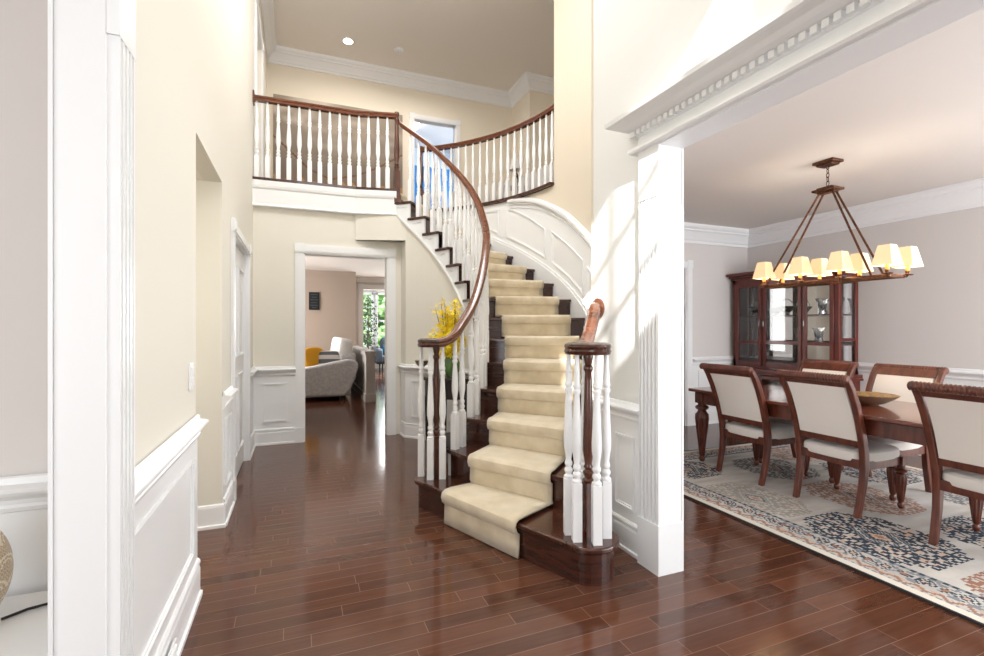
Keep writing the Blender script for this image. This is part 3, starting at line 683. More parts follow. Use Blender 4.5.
# white curved stringer with a stepped top on the foyer side
sg = MB()
for n in range(2, 15):
    a0 = AL[n-1][1]+1.0; a1 = (AL[n][1]+1.0) if n < 14 else 54; k = 4
    for i in range(k):
        s0, s1 = a0+(a1-a0)*i/k, a0+(a1-a0)*(i+1)/k
        lo0, lo1 = max(.0, z_in(s0)-.325), max(.0, z_in(s1)-.325)
        sg.prism([P(s0,1.362), P(s1,1.362), P(s1,1.384), P(s0,1.384)], [lo0, lo1, lo1, lo0], n*RZ-.029, True)
ssx = [-52+i*(53.5+52)/50 for i in range(51)]
ribbon(sg, ssx, lambda s: max(0, z_in(s)-.335), lambda s: max(.015, z_in(s)-.315), 1.385, 1.352)
ribbon(sg, ssx, lambda s: max(0, z_in(s)-.312), lambda s: max(.018, z_in(s)-.300), 1.385, 1.357)
sg.build('stringer', M['trim'], stair)
for n in range(3, 15):                                   # small scroll brackets under the tread ends
    b_ = MB(); a0 = AL[n-1][1]+2.2; z1 = n*RZ-.032
    vs = []
    ribbon(b_, [a0+i*1.1 for i in range(6)], lambda s: z1-.055+.04*abs(sin((s-a0)*.9)), lambda s: z1-.03, 1.362, 1.355)
    b_.build('bracket', M['trim'], stair)

# turned baluster, height H
def balu(mb, c, H, sc=1.0, seg=10, blk=.245, rot=0.0):
    x, y, z = c; k = .0225*sc; B = blk; rs_ = sc; sc = sc*1.2
    mb.obox((x, y, z+B/2), (k*2, k*2, B), rot)
    U = H-B
    pr = [(.0195,0),(.0205,.012),(.012,.022),(.0175,.036),(.0175,.048),(.011,.058),(.0165,.070),(.0165,.082),(.0115,.094),(.0135,.115),(.0200,.165),(.0205,.20),(.0185,.26)]
    pr = [(r*sc, B+h) for r, h in pr]
    T = H-.20
    pr += [(.0125*sc, T-.02), (.0115*sc, T), (.0165*sc, T+.012), (.0165*sc, T+.022), (.0125*sc, T+.03), (.0165*sc, T+.040), (.0165*sc, T+.05), (.0125*sc, T+.062), (.0135*sc, T+.08), (.0085*sc, H)]
    mb.lathe([(r, z_) for r, z_ in pr], c, seg)
def newel_prof(mb, c, H, blk=.30, sc=1.0):
    x, y, z = c
    mb.obox((x, y, z+blk/2), (.058*sc, .058*sc, blk))
    pr = [(.028,blk),(.030,blk+.012),(.017,blk+.022),(.026,blk+.04),(.027,blk+.052),(.016,blk+.064),(.024,blk+.076),(.018,blk+.09),(.021,blk+.11),(.028,blk+.16),(.027,blk+.22),(.019,H-.14),(.017,H-.10),(.024,H-.088),(.024,H-.074),(.017,H-.062),(.022,H-.04),(.026,H-.02),(.022,H)]
    mb.lathe([(r*sc, q) for r, q in pr], c, 14)
# the left handrail: height against angle
RH = [(-68,1.135),(-62,1.145),(-56,1.19),(-50,1.28),(-43,1.43),(-37,1.595),(-25,1.93),(-10,2.235),(0,2.49),(15,2.83),(25,3.05),(35,3.27),(45,3.46),(52,3.59)]
RLR = 1.415
def hz(s): return smooth_interp(RH, s)
HR = [(-.030,-.028),(.030,-.028),(.034,-.012),(.026,-.002),(.034,.010),(.028,.026),(.010,.034),(-.010,.034),(-.028,.026),(-.034,.010),(-.026,-.002),(-.034,-.012)]
def volute(mb, c, z, r):
    mb.lathe([(r*.86,-.030),(r*.95,-.028),(r,-.012),(r*.955,-.002),(r,.010),(r*.97,.022),(r*.8,.030),(r*.1,.032)], (c[0], c[1], z), 32)
VL, VRr = (.872, 3.275), .104
VR, VRR = (1.355, 2.065), .118
hr = MB()
pts = [(.865, 3.215, 1.137), (.90, 3.206, 1.138), (.945, 3.207, 1.146), (.985, 3.220, 1.164), (1.020, 3.240, 1.188), (1.048, 3.262, 1.216)]
pts += [(*P(s, RLR), hz(s)) for s in [-51+i*(51+51)/66 for i in range(67)]]
pts += [(1.045, 5.51, 3.655)]
hr.sweep(pts, HR, smooth=True); hr.build('handrail', M['rail'], stair)
hr = MB(); volute(hr, VL, 1.137, VRr); hr.build('volute_cap', M['dark'], stair)
hr = MB()
vp = [(VR[0]-.02, VR[1]+.02, 1.137), (VR[0]+.03, VR[1]+.075, 1.145), (1.45, 2.205, 1.19), (1.53, 2.295, 1.255), (1.59, 2.365, 1.31), (1.64, 2.425, 1.35), (1.675, 2.465, 1.365), (1.708, 2.49, 1.36)]
hr.sweep(vp, HR, smooth=True); hr.build('handrail', M['rail'], stair)
hr = MB(); volute(hr, VR, 1.137, VRR); hr.build('volute_cap', M['dark'], stair)
hr = MB(); hr.lathe([(.062,0),(.062,.012),(.05,.02)], (1.709, 2.485, 1.36), 24, ax=Matrix.Rotation(-PI/2, 3, 'Y')); hr.build('rosette', M['rail'], stair)
def add_balu(c, H, rot=0, **k):
    b_ = MB(); balu(b_, c, H, rot=rot, **k); return b_.build('baluster', M['trim'], stair)
for q in [(.812,3.350),(.852,3.250),(.935,3.235)]: add_balu((q[0], q[1], RZ), .92, rot=rad(-20), blk=.28)
for q in [(1.280,2.125),(1.276,2.040),(1.348,1.975),(1.435,2.02),(1.40,2.16)]: add_balu((q[0], q[1], RZ), .92, rot=rad(-20), blk=.285)
b_ = MB(); newel_prof(b_, (VL[0]+.035, VL[1]+.02, RZ), .925, blk=.27); b_.build('newel', M['newel'], stair)
b_ = MB(); newel_prof(b_, (VR[0]+.01, VR[1]+.01, RZ), .925, blk=.27); b_.build('newel', M['newel'], stair)
for n in range(2, 15):
    a0 = AL[n-1][1]; a1 = AL[n][1]; st_a = a1-a0
    fr = (.12, .60) if n > 2 else (.06, .48)
    for f_ in fr:
        s = a0+st_a*f_+.9
        if n == 14 and f_ > .5: continue
        x, y = P(s, RLR); z = n*RZ
        add_balu((x, y, z), hz(s)-.028-z, rot=rad(s), blk=.19+.05*(f_ > .5)*0+.06)
add_balu((1.56, 2.40, 2*RZ), 1.25-2*RZ, rot=.5)
b_ = MB(); newel_prof(b_, (1.045, 5.49, 14*RZ), 3.70-14*RZ, blk=.36, sc=1.15); b_.build('newel', M['newel'], stair)

# carpet runner
cr = MB()
def cline(n, d): 
    return seg_line(n, d, k=1)
def runner_pts(n, d, z):
    """left and right edge points of the runner on nosing line n, moved d uphill"""
    A, B = [Vector(v) for v in seg_line(n, d, k=1)]
    u = (B-A).normalized(); Ln = (B-A).length
    w0, w1 = .235, Ln-.135
    if n == 2: return (1.056+d*.8, 3.00+d*.5, z), (1.378+d*.8, 2.475+d*.5, z)
    if n == 3: w0 = .265
    return (*(A+u*w0), z), (*(A+u*w1), z)
def row(a, b, k=10): A, B = Vector(a), Vector(b); return [A+(B-A)*(i/k) for i in range(k+1)]
rows = []
# first step: down the front and over the nosing
A1, B1 = Vector((.893, 2.945)), Vector((1.127, 2.345)); n1 = Vector((.93, .36))
for d, z in ((-.028,.004),(-.024,.08),(-.024,.13),(-.045,.150),(-.052,.175),(-.047,.196),(-.028,.208),(.02,.210)):
    rows.append(row((*(A1+n1*d), z), (*(B1+n1*d), z)))
for n in range(2, 16):
    z0 = (n-1)*RZ; z1 = n*RZ if n < 15 else ZG
    for d, z in ((.016, z0+.016), (.008, z0+.05), (.010, z1-.055), (-.010,z1-.045), (-.018, z1-.020), (-.015, z1+.004), (.0, z1+.014), (.04, z1+.016)):
        if n == 15: d += .02
        rows.append(row(*runner_pts(n, d, z)))
vs = []; k = 11
for r_ in rows:
    vs += [tuple(v) for v in r_]
fs = [(i*k+j, i*k+j+1, (i+1)*k+j+1, (i+1)*k+j) for i in range(len(rows)-1) for j in range(k-1)]
cr.add(vs, fs, True)
o = cr.build('stair_runner', M['carpet'])
md = o.modifiers.new('solid', 'SOLIDIFY'); md.thickness = .012; md.offset = 1
tag(o, 'cream carpet runner laid up the middle of the curved stairs', 'carpet')

# ================================================================== GALLERY BALUSTRADES
g = thing('balustrade', 'straight gallery balustrade with white balusters above the cased opening', 'railing', (0, 5.6, ZG))
rp_ = [(XL+.005, YP-.0, 3.66), (.60, YP-.02, 3.66), (1.045, 5.49, 3.66)]
b_ = MB(); b_.sweep(rp_, HR); b_.build('handrail', M['rail'], g)
b_ = MB(); b_.obox((XL+.008, YP, 3.66), (.016, .09, .13)); b_.build('wall_rosette', M['rail'], g)
def along(path, s):
    for p, q in zip(path, path[1:]):
        l = (Vector(q)-Vector(p)).length
        if s <= l: return Vector(p)+(Vector(q)-Vector(p))*s/l
        s -= l
    return Vector(path[-1])
gp = [(XL, YP-.0), (.60, YP-.02), (1.045, 5.49)]
s = .035
while s < 1.42:
    q = along(gp, s); b_ = MB(); balu(b_, (q.x, q.y, ZG), .812, blk=.235); b_.build('baluster', M['trim'], g); s += .1045
g = thing('balustrade', 'curved gallery balustrade with white balusters above the panelled stair wall', 'railing', (2.4, 5.4, ZG))
rr = RO+.035
b_ = MB(); b_.sweep([(*P(s, rr), 3.66) for s in [56-i*(56-4.0)/40 for i in range(41)]], HR, smooth=True); b_.build('handrail', M['rail'], g)
n = 19
for i in range(n):
    s = 6.2+i*(53.5-6.2)/(n-1); x, y = P(s, rr)
    b_ = MB(); balu(b_, (x, y, ZG), .812, blk=.235, rot=rad(s)); b_.build('baluster', M['trim'], g)
b_ = MB(); newel_prof(b_, (*P(56, rr), ZG-.02), .90, blk=.3, sc=1.1); b_.build('newel', M['newel'], g)
b_ = MB(); ribbon(b_, [a_gal+.3+i*(56-a_gal)/40 for i in range(41)], lambda s: ZG-.03, lambda s: ZG+.004, RO+.08, RO-.045); b_.build('nosing', M['dark'], g)

# ================================================================== UPSTAIRS OBJECTS
# painting on the gallery wall
def picture(mb, x0, x1, y, z0, z1, nx, nz, fn):
    """canvas front face as a grid with colours"""
    vs = [(x0+(x1-x0)*i/nx, y, z0+(z1-z0)*j/nz) for j in range(nz+1) for i in range(nx+1)]
    fs = [(j*(nx+1)+i, j*(nx+1)+i+1, (j+1)*(nx+1)+i+1, (j+1)*(nx+1)+i) for j in range(nz) for i in range(nx)]
    mb.add(vs, fs); return [fn((i+.5)/nx, (j+.5)/nz) for j in range(nz) for i in range(nx)]
def paint(o, cols):
    me = o.data; at = me.color_attributes.new('pattern', 'BYTE_COLOR', 'CORNER')
    buf = []
    for p in me.polygons:
        c = cols[p.index] if p.index < len(cols) else cols[-1]; lc = (*L2(c), 1)
        # byte colours are stored as sRGB, set through the linear 'color'
        for _ in p.loop_indices: buf += lc
    at.data.foreach_set('color', buf)
def vnoise(x, y, k=0):
    def h(i, j): n = math.sin(i*127.1+j*311.7+k*74.7)*43758.5453; return n-math.floor(n)
    i, j = math.floor(x), math.floor(y); fx, fy = x-i, y-j; fx = fx*fx*(3-2*fx); fy = fy*fy*(3-2*fy)
    return (h(i,j)*(1-fx)+h(i+1,j)*fx)*(1-fy)+(h(i,j+1)*(1-fx)+h(i+1,j+1)*fx)*fy
def mixc(a, b, t): t = max(0, min(1, t)); return tuple(a[i]+(b[i]-a[i])*t for i in range(3))
def art(u, v):
    c = mixc((112, 100, 90), (156, 144, 130), v*1.1-.1)
    cl = vnoise(u*5, v*9, 1)*.6+vnoise(u*11, v*20, 2)*.4
    if v > .45: c = mixc(c, (206, 194, 182), (cl-.45)*3*(v-.4)*1.6)
    if v < .34: c = mixc(c, (128, 110, 96), .5+.5*vnoise(u*30, v*30, 3))
    grass = vnoise(u*26+v*9, v*8, 5)
    if v < .30 and grass > .62: c = mixc(c, (196, 152, 92), .7)
    def seg(p, q, w_):
        d = Vector(q)-Vector(p); t = max(0, min(1, (Vector((u, v))-Vector(p)).dot(d)/d.dot(d)))
        return (Vector((u, v))-Vector(p)-d*t).length < w_
    for p, q in (((0,.64),(.14,.50)),((.14,.50),(.26,.38)),((.26,.38),(.42,.31)),((.42,.31),(.62,.37)),((.62,.37),(.80,.47)),((.80,.47),(1,.62))):
        if seg(p, q, .007): c = (116, 76, 50)
    for x_, w_, t_ in ((.27,.010,.40),(.64,.010,.39),(.86,.014,.52)):
        if abs(u-x_) < w_*.6 and v < t_: c = (112, 74, 52)
    return c
pa = thing('canvas_painting', 'large beige and grey beach landscape canvas on the gallery wall', 'painting', (.6, YB-.03, 4.0))
ax0, ax1, az0, az1 = -.35, 1.62, 3.05, 4.80
b_ = MB(); cols = picture(b_, ax0, ax1, YB-.045, az0, az1, 150, 110, art); o = b_.build('canvas', M['art'], pa); paint(o, cols)
b_ = MB(); b_.box(ax0, ax1, YB-.043, YB-.002, az0, az1); b_.build('stretcher', M['whitefab'], pa)

def bpz(u, v, z):
    k = (328-v)/480; t = (z-EYE)/k; a = (u-492)/480; return (t*(sin(TH)+a*cos(TH)), t*(cos(TH)-a*sin(TH)))
x, y = bpz(348, 41, ZC)
rl = thing('recessed_light', 'small round recessed light glowing in the upstairs ceiling', 'light', (x, y, ZC))
b_ = MB(); b_.lathe([(.085,-.006),(.085,0)], (x, y, ZC), 24); b_.build('trim_ring', M['trim'], rl)
b_ = MB(); b_.lathe([(.065,-.009),(.065,-.006)], (x, y, ZC), 24); b_.build('lamp', M['lit'], rl)
x, y = bpz(399, 50, ZC)
sd = thing('smoke_detector', 'round white smoke detector on the upstairs ceiling', 'smoke detector', (x, y, ZC))
b_ = MB(); b_.lathe([(.05,-.035),(.068,-.028),(.072,-.012),(.075,0)], (x, y, ZC), 24); b_.build('housing', M['trim'], sd)
b_ = MB(); b_.lathe([(.018,-.042),(.02,-.035)], (x, y, ZC), 12); b_.build('sensor_cap', M['chrome'], sd)
x, y = 2.05, 9.3
b_ = MB(); b_.lathe([(.04,-.16),(.11,-.13),(.16,-.06),(.17,-.02)], (x, y, 5.26), 24)
cl_ = thing('ceiling_light', 'glowing dome ceiling light in the blue bedroom upstairs', 'light', (x, y, 5.26)); b_.build('dome', M['lit'], cl_)
b_ = MB(); b_.lathe([(.18,-.025),(.18,0)], (x, y, 5.26), 24); b_.build('rim', M['chrome'], cl_)

# ================================================================== FOYER OBJECTS
lw = thing('light_switch', 'white double rocker light switch on the left foyer wall', 'light switch', (XL, 2.46, 1.03))
b_ = MB(); b_.box(XL, XL+.006, 2.425, 2.495, .965, 1.085); b_.build('cover_plate', M['trim'], lw, bevel=.002)
for z_ in (.985, 1.03):
    b_ = MB(); b_.box(XL+.006, XL+.011, 2.437, 2.483, z_, z_+.038); b_.build('rocker', M['trim'], lw, bevel=.001)
fr = thing('air_vent', 'small white air return grille low on the left wainscot baseboard', 'vent', (XL+.02, 1.88, .07))
b_ = MB(); b_.box(XL+.028, XL+.034, 1.74, 2.03, .03, .125); b_.build('frame', M['trim'], fr, bevel=.001)
for k in range(5):
    b_ = MB(); b_.box(XL+.034, XL+.040, 1.755, 2.015, .042+k*.016, .047+k*.016); b_.build('slat', M['trim'], fr)

# console table and forsythia under the curved stair
ct = thing('console_table', 'dark half-round console table against the curved wall behind the left newel', 'table', (1.28, 4.42, 0))
def hdisc(cx, cy, rx, ry, z0, z1, mb):
    pts = [(cx-rx*cos(rad(a)), cy+ry*sin(rad(a))) for a in range(-90, 91, 10)]
    mb.prism(pts+[(cx+.02, cy+ry), (cx+.02, cy-ry)][::1] if False else pts, z0, z1)
b_ = MB(); hdisc(1.46, 4.40, .40, .40, .76, .79, b_); b_.build('table_top', M['espresso'], ct, bevel=.005)
b_ = MB(); hdisc(1.46, 4.40, .35, .36, .60, .759, b_); b_.build('apron', M['espresso'], ct)
for a in (-80, -30, 30, 80):
    x, y = 1.45-.33*cos(rad(a)), 4.40+.34*sin(rad(a))
    b_ = MB(); b_.tube([(x, y, .60), (x, y, .3), (x, y, 0)], [.022, .018, .012], 10); b_.build('leg', M['espresso'], ct)
b_ = MB(); hdisc(1.46, 4.40, .32, .33, .14, .17, b_); b_.build('shelf', M['espresso'], ct)
vs_ = thing('flower_vase', 'green vase holding tall yellow forsythia branches on the console table', 'vase', (1.35, 4.36, .79))
b_ = MB(); b_.lathe([(.05,0),(.075,.05),(.08,.11),(.05,.19),(.038,.23),(.05,.26)], (1.35, 4.36, .79), 20); b_.build('vase', M['greenglass'], vs_)
random.seed(3)
bs = MB(); ps = MB(); lf = MB()
for k in range(34):
    a = random.uniform(0, 2*PI); sp = random.uniform(.02, .17); hh = random.uniform(-.02, .50) if k > 8 else random.uniform(.3, .5)
    p0 = Vector((1.35, 4.36, 1.0)); p1 = p0+Vector((sp*cos(a)*.9-.02, sp*sin(a), hh)); pm = (p0+p1)/2+Vector((.03*cos(a), .03*sin(a), .03))
    cur = [p0, p0*.3+pm*.7, pm, pm*.4+p1*.6, p1]; bs.tube(cur, [.004,.004,.0035,.003,.0015], 5)
    for j in range(44):
        t = random.uniform(.15, 1); q = p0*(1-t)**2+pm*2*t*(1-t)+p1*t*t
        q = q+Vector([random.gauss(0, .026) for _ in range(3)])
        rot = Matrix.Rotation(random.uniform(0, PI), 3, Vector([random.gauss(0, 1) for _ in range(3)]).normalized())
        for m_ in range(4):
            an = m_*PI/2; L_ = random.uniform(.020, .032)
            d = rot @ Vector((cos(an), sin(an), .35)); e = rot @ Vector((-sin(an), cos(an), 0))
            ps.add([q, q+d*L_*.5+e*.006, q+d*L_, q+d*L_*.5-e*.006], [(0,1,2,3)])
bs.build('stems', M['stem'], vs_); ps.build('blossoms', M['petal'], vs_)
bowl_ = MB(); bowl_.lathe([(.03,0),(.012,.02),(.012,.07),(.05,.10),(.068,.14),(.062,.14),(.045,.11),(.0,.10)], (1.10, 4.52, .79), 20)
tag(bowl_.build('goblet', M['silver']), 'small silver footed goblet on the console table', 'goblet')

# side table, patterned vase and cord in the living room
sdt = thing('side_table', 'white side table in the living room at the left edge', 'table', (-.78, 1.5, 0))
b_ = MB(); b_.box(-1.25, -.53, 1.36, 1.74, .465, .495); b_.build('table_top', M['trim'], sdt, bevel=.004)
b_ = MB(); b_.box(-1.22, -.56, 1.39, 1.71, .37, .464); b_.build('apron', M['trim'], sdt)
for x, y in ((-1.2, 1.41), (-.60, 1.41), (-1.2, 1.69), (-.60, 1.69)):
    b_ = MB(); b_.box(x, x+.04, y-.02, y+.02, 0, .37); b_.build('leg', M['trim'], sdt)
pv = thing('patterned_vase', 'round beige vase with a dotted scallop pattern on the white side table', 'vase', (-.785, 1.555, .495))
b_ = MB(); pr = []
zc, rv = .62, .118
for i in range(111):
    t = -PI/2+.35+(PI-.75)*i/110; pr.append((rv*cos(t), zc-.47+.150*sin(t)))
off = pr[0][1]; pr = [(r, z-off) for r, z in pr]
b_.lathe(pr, (-.785, 1.555, .495), 230); o = b_.build('body', M['ikat'], pv)
cols = []
for p in o.data.polygons:
    c = p.center; a = math.atan2(c.y-1.555, c.x+.785); u = a/(2*PI)*9; v = (c.z-.495)/.26*5
    col = (182, 162, 140)
    row_ = math.floor(v); uu = u+(.5 if row_ % 2 else 0); cx_ = (uu-math.floor(uu))-.5; cy_ = v-row_; d = math.hypot(cx_, cy_)
    if .42 < d < .52 or .25 < d < .31: col = (236, 226, 208)
    elif (math.floor(u*16)+math.floor(v*10)) % 2: col = (214, 198, 174)
    cols.append(col)
paint(o, cols)
b_ = MB(); b_.lathe([(.05,0),(.055,.03),(.045,.035)], (-.785, 1.555, .495+pr[-1][1]-.004), 24); b_.build('neck', M['pot'], pv)
b_ = MB(); b_.tube([(-.70, 1.60, .499), (-.66, 1.63, .500), (-.61, 1.645, .500), (-.56, 1.64, .499), (-.526, 1.63, .497), (-.52, 1.625, .45), (-.52, 1.62, .1)], .0035, 6)
tag(b_.build('power_cord', M['black']), 'thin black cord lying on the white side table', 'cord')

# ================================================================== FAMILY ROOM
sf = thing('sofa', 'light grey fabric sofa in the family room seen through the opening', 'sofa', (.2, 9.4, 0))
def sup(mb, c, r, p=.35, **k): return mb.ell(c, r, 20, 12, p=p, **k)
b_ = MB(); b_.box(-.18, .86, 8.72, 10.75, .07, .36); b_.build('base', M['sofa'], sf, bevel=.03)
# the curved arm: an outline in x, z extruded along y
def armp(y0, y1):
    mb = MB(); out = [(-.55,.08),(.74,.08),(.84,.20),(.93,.44),(.97,.60),(.93,.68),(.80,.70),(.55,.66),(.25,.60),(-.1,.555),(-.5,.53),(-.62,.49),(-.64,.40)]
    n = len(out); vs = [(x, y0, z) for x, z in out]+[(x, y1, z) for x, z in out]
    mb.add(vs, [tuple(range(n)), tuple(range(2*n-1, n-1, -1))]+[(i, n+i, n+(i+1)%n, (i+1)%n) for i in range(n)]); return mb
armp(8.52, 8.74).build('arm', M['sofa'], sf, bevel=.035); armp(10.72, 10.94).build('arm', M['sofa'], sf, bevel=.035)
b_ = MB(); b_.prism([(.66,8.74),(.95,8.74),(.95,10.72),(.66,10.72)], .3, .80); b_.build('back', M['sofa'], sf, bevel=.05)
for y in (9.07, 9.73, 10.39):
    b_ = MB(); sup(b_, (.20, y, .43), (.44, .32, .09)); b_.build('seat_cushion', M['sofa'], sf)
    b_ = MB(); sup(b_, (.76, y, .80), (.13, .30, .25), mtx=Matrix.Rotation(.15, 3, 'Y')); b_.build('back_cushion', M['whitefab'], sf)
for x, y in ((-.15, 8.66), (.7, 8.66), (-.15, 10.8), (.7, 10.8)):
    b_ = MB(); b_.box(x-.03, x+.03, y-.03, y+.03, 0, .08); b_.build('foot', M['black'], sf)
def pillow(c, m, label, rz=0.0, tilt=.3, r=(.21,.075,.21), stripe=False):
    b_ = MB(); mt = Matrix.Rotation(rz, 3, 'Z') @ Matrix.Rotation(tilt, 3, 'X'); sup(b_, c, r, .62, mtx=mt)
    o = b_.build('throw_pillow', m); tag(o, label, 'pillow')
    if stripe:
        inv = mt.inverted(); paint(o, [((96, 98, 104) if math.floor((inv @ (p.center-Vector(c))).z*15) % 2 else (206, 202, 196)) for p in o.data.polygons])
    return o
pillow((.26, 8.86, .70), M['yellow'], 'mustard yellow throw pillow on the grey sofa', rz=.5, tilt=-.25)
pillow((.50, 8.84, .68), M['stripe'], 'grey and white striped throw pillow on the grey sofa', rz=-.2, tilt=-.3, stripe=True, r=(.21,.08,.17))
pillow((.02, 8.98, .67), M['pink'], 'pale pink throw pillow at the front of the grey sofa', rz=.2, tilt=-.4, r=(.2,.08,.18))
ws = thing('wall_plaque', 'small dark framed text plaque on the taupe family room wall', 'plaque', (.33, 11.29, 1.8))
b_ = MB(); b_.box(.22, .44, 11.275, 11.298, 1.64, 2.03); b_.build('board', M['black'], ws)
for k, (w_, z_) in enumerate(((.14,1.98),(.10,1.92),(.16,1.86),(.12,1.80),(.15,1.74),(.09,1.69))):
    b_ = MB(); b_.box(.33-w_/2, .33+w_/2, 11.270, 11.275, z_-.008, z_+.008); b_.build('text_line', M['slate'], ws)
# potted tree and armchair in the sunroom
pt = thing('potted_tree', 'tall leafy potted tree in front of the sunroom window', 'potted plant', (1.80, 13.6, 0))
b_ = MB(); b_.lathe([(.12,0),(.17,.28),(.18,.30),(.16,.30)], (1.80, 13.6, 0), 20); b_.build('pot', M['pot'], pt)
b_ = MB(); b_.tube([(1.86,13.6,.25),(1.79,13.6,.8),(1.81,13.58,1.3),(1.79,13.6,1.8)], [.02,.018,.014,.008]); b_.build('trunk', M['stem'], pt)
b_ = MB(); random.seed(5)
for k in range(520):
    z = random.uniform(.75, 2.05); rr_ = .30*(1-abs(z-1.35)/1.1)+.03; a = random.uniform(0, 2*PI); d = random.uniform(.1, 1)*rr_
    c = Vector((1.80+d*cos(a), 13.6+d*sin(a), z)); rot = Matrix.Rotation(random.uniform(0, 6), 3, Vector([random.gauss(0,1) for _ in range(3)]).normalized())
    b_.add([c, c+rot@Vector((.04,.02,0)), c+rot@Vector((.09,0,.01)), c+rot@Vector((.04,-.02,0))], [(0,1,2,3)])
b_.build('foliage', M['leaf'], pt)
ac = thing('armchair', 'slate blue armchair beside the sunroom window', 'armchair', (2.45, 13.9, 0))
for nm, c, r in (('seat', (2.45,13.9,.34), (.34,.34,.12)), ('backrest', (2.58,14.2,.66), (.36,.12,.32)), ('arm', (2.12,13.9,.44), (.09,.36,.22)), ('arm', (2.80,13.9,.44), (.09,.36,.22))):
    b_ = MB(); sup(b_, c, r); b_.build(nm, M['slate'], ac)
for x in (2.2, 2.7):
    for y in (13.65, 14.15): b_ = MB(); b_.tube([(x,y,.24),(x,y,0)], .02); b_.build('leg', M['espresso'], ac)
pillow((2.42, 13.96, .60), M['teal'], 'teal throw pillow on the slate armchair', r=(.17,.07,.16))

# ================================================================== DINING ROOM
TX, TY = 3.83, 2.20
# rug
RX0, RX1, RY0, RY1 = 2.63, 5.05, -.05, 3.72
def rugc(x, y):
    ex = min(x-RX0, RX1-x); ey = min(y-RY0, RY1-y); e = min(ex, ey)
    s_ = (x if ey < ex else y)               # coordinate along the border
    nz = vnoise(x*60, y*60, 7); big = vnoise(x*5, y*16, 8)
    cream = mixc((206, 202, 194), (178, 174, 170), big*.9+nz*.25)
    navy, rust, sand, grey = (44, 58, 72), (156, 116, 96), (194, 166, 146), (128, 132, 136)
    if e < .012: return (40, 38, 40)
    if e < .055: return (218, 212, 200)
    if e < .075: return grey if math.floor(s_*60) % 2 else cream
    if e < .115:
        t = abs(((s_*11) % 1)-.5)*2; return rust if abs((e-.075)/.04-t) < .28 else (sand if nz > .6 else cream)
    if e < .245:
        q = (e-.115)/.13*2-1; t = ((s_*6.2) % 1)*2-1; d = abs(q)+abs(t); d2 = abs(q)*1.1+abs(((s_*6.2+.5) % 1)*2-1)
        if d < .22: return sand
        if d < .42: return navy
        if d < .58: return cream
        if d < .74: return navy if nz > .35 else grey
        if d2 < .35: return rust if nz > .4 else navy
        if d2 < .55: return navy if nz > .5 else cream
        return cream if nz > .42 else grey
    if e < .262: return navy if math.floor(s_*45) % 2 else grey
    # medallions with stepped ends
    for cx_, cy_, rx, ry, col, faint in MED:
        ux, uy = x-cx_, y-cy_; dx = round(abs(ux)/rx*9)/9; dy_ = abs(uy)/ry
        d = max(dx, dy_, .70*(dx+dy_))
        if d < 1 and dy_ < 1.02:
            m = abs(ux)*1.15+abs(uy)*.8; c = col
            if m < .028: c = rust
            elif m < .055: c = sand
            elif m < .070: c = navy
            elif m < .16: c = (cream, col, grey, col)[int(m*75) % 4] if nz > .15 else cream
            else:
                gx, gy = math.floor(ux*60), math.floor(uy*52); k_ = (gx+2*gy) % 5; k2 = (gx-2*gy) % 5
                if k_ == 0 or (k2 == 0 and nz > .4): c = cream if nz > .3 else grey
                if vnoise(gx*.9, gy*.9, 4) > .70: c = sand if nz > .5 else cream
                if d > .90: c = col if (gx+gy) % 3 else cream
            return mixc(c, cream, faint)
    wv = vnoise(x*2.2+9, y*9, 12)*.6+vnoise(x*7, y*26, 13)*.4
    return mixc(mixc(cream, (222, 218, 210), max(0, .5-wv)*1.4), (158, 146, 134), max(0, wv-.52)*1.5)
NV, RS, GY = (38, 50, 64), (150, 108, 88), (94, 96, 98)
MED = [(3.17,1.76,.33,.36,NV,0.0),(3.80,2.24,.31,.34,RS,.1),(3.88,2.98,.31,.32,GY,.08),(3.06,2.50,.26,.34,(136,132,120),.35),(3.86,1.44,.34,.33,NV,0),(3.14,3.24,.30,.24,NV,.1),
       (4.52,2.60,.3,.33,NV,.2),(4.55,1.8,.3,.33,GY,.2),(4.5,3.25,.3,.25,RS,.3),(3.14,1.02,.30,.30,RS,0),(3.84,.70,.30,.30,GY,0),(3.14,.40,.3,.3,NV,0),(4.55,1.05,.3,.33,NV,0)]
nx_, ny_ = 202, 314
b_ = MB(); cols = []
vs = [(RX0+(RX1-RX0)*i/nx_, RY0+(RY1-RY0)*j/ny_, .012) for j in range(ny_+1) for i in range(nx_+1)]
fs = [(j*(nx_+1)+i, j*(nx_+1)+i+1, (j+1)*(nx_+1)+i+1, (j+1)*(nx_+1)+i) for j in range(ny_) for i in range(nx_)]
b_.add(vs, fs)
cols = [rugc(RX0+(RX1-RX0)*(i+.5)/nx_, RY0+(RY1-RY0)*(j+.5)/ny_) for j in range(ny_) for i in range(nx_)]
b_.box(RX0-.001, RX1+.001, RY0-.001, RY1+.001, .0, .0115)
cols += [(52, 48, 48)]*6
o = b_.build('area_rug', M['rug']); paint(o, cols)
tag(o, 'patterned area rug in cream, navy and rust under the dining table', 'rug')
ZR_ = .012
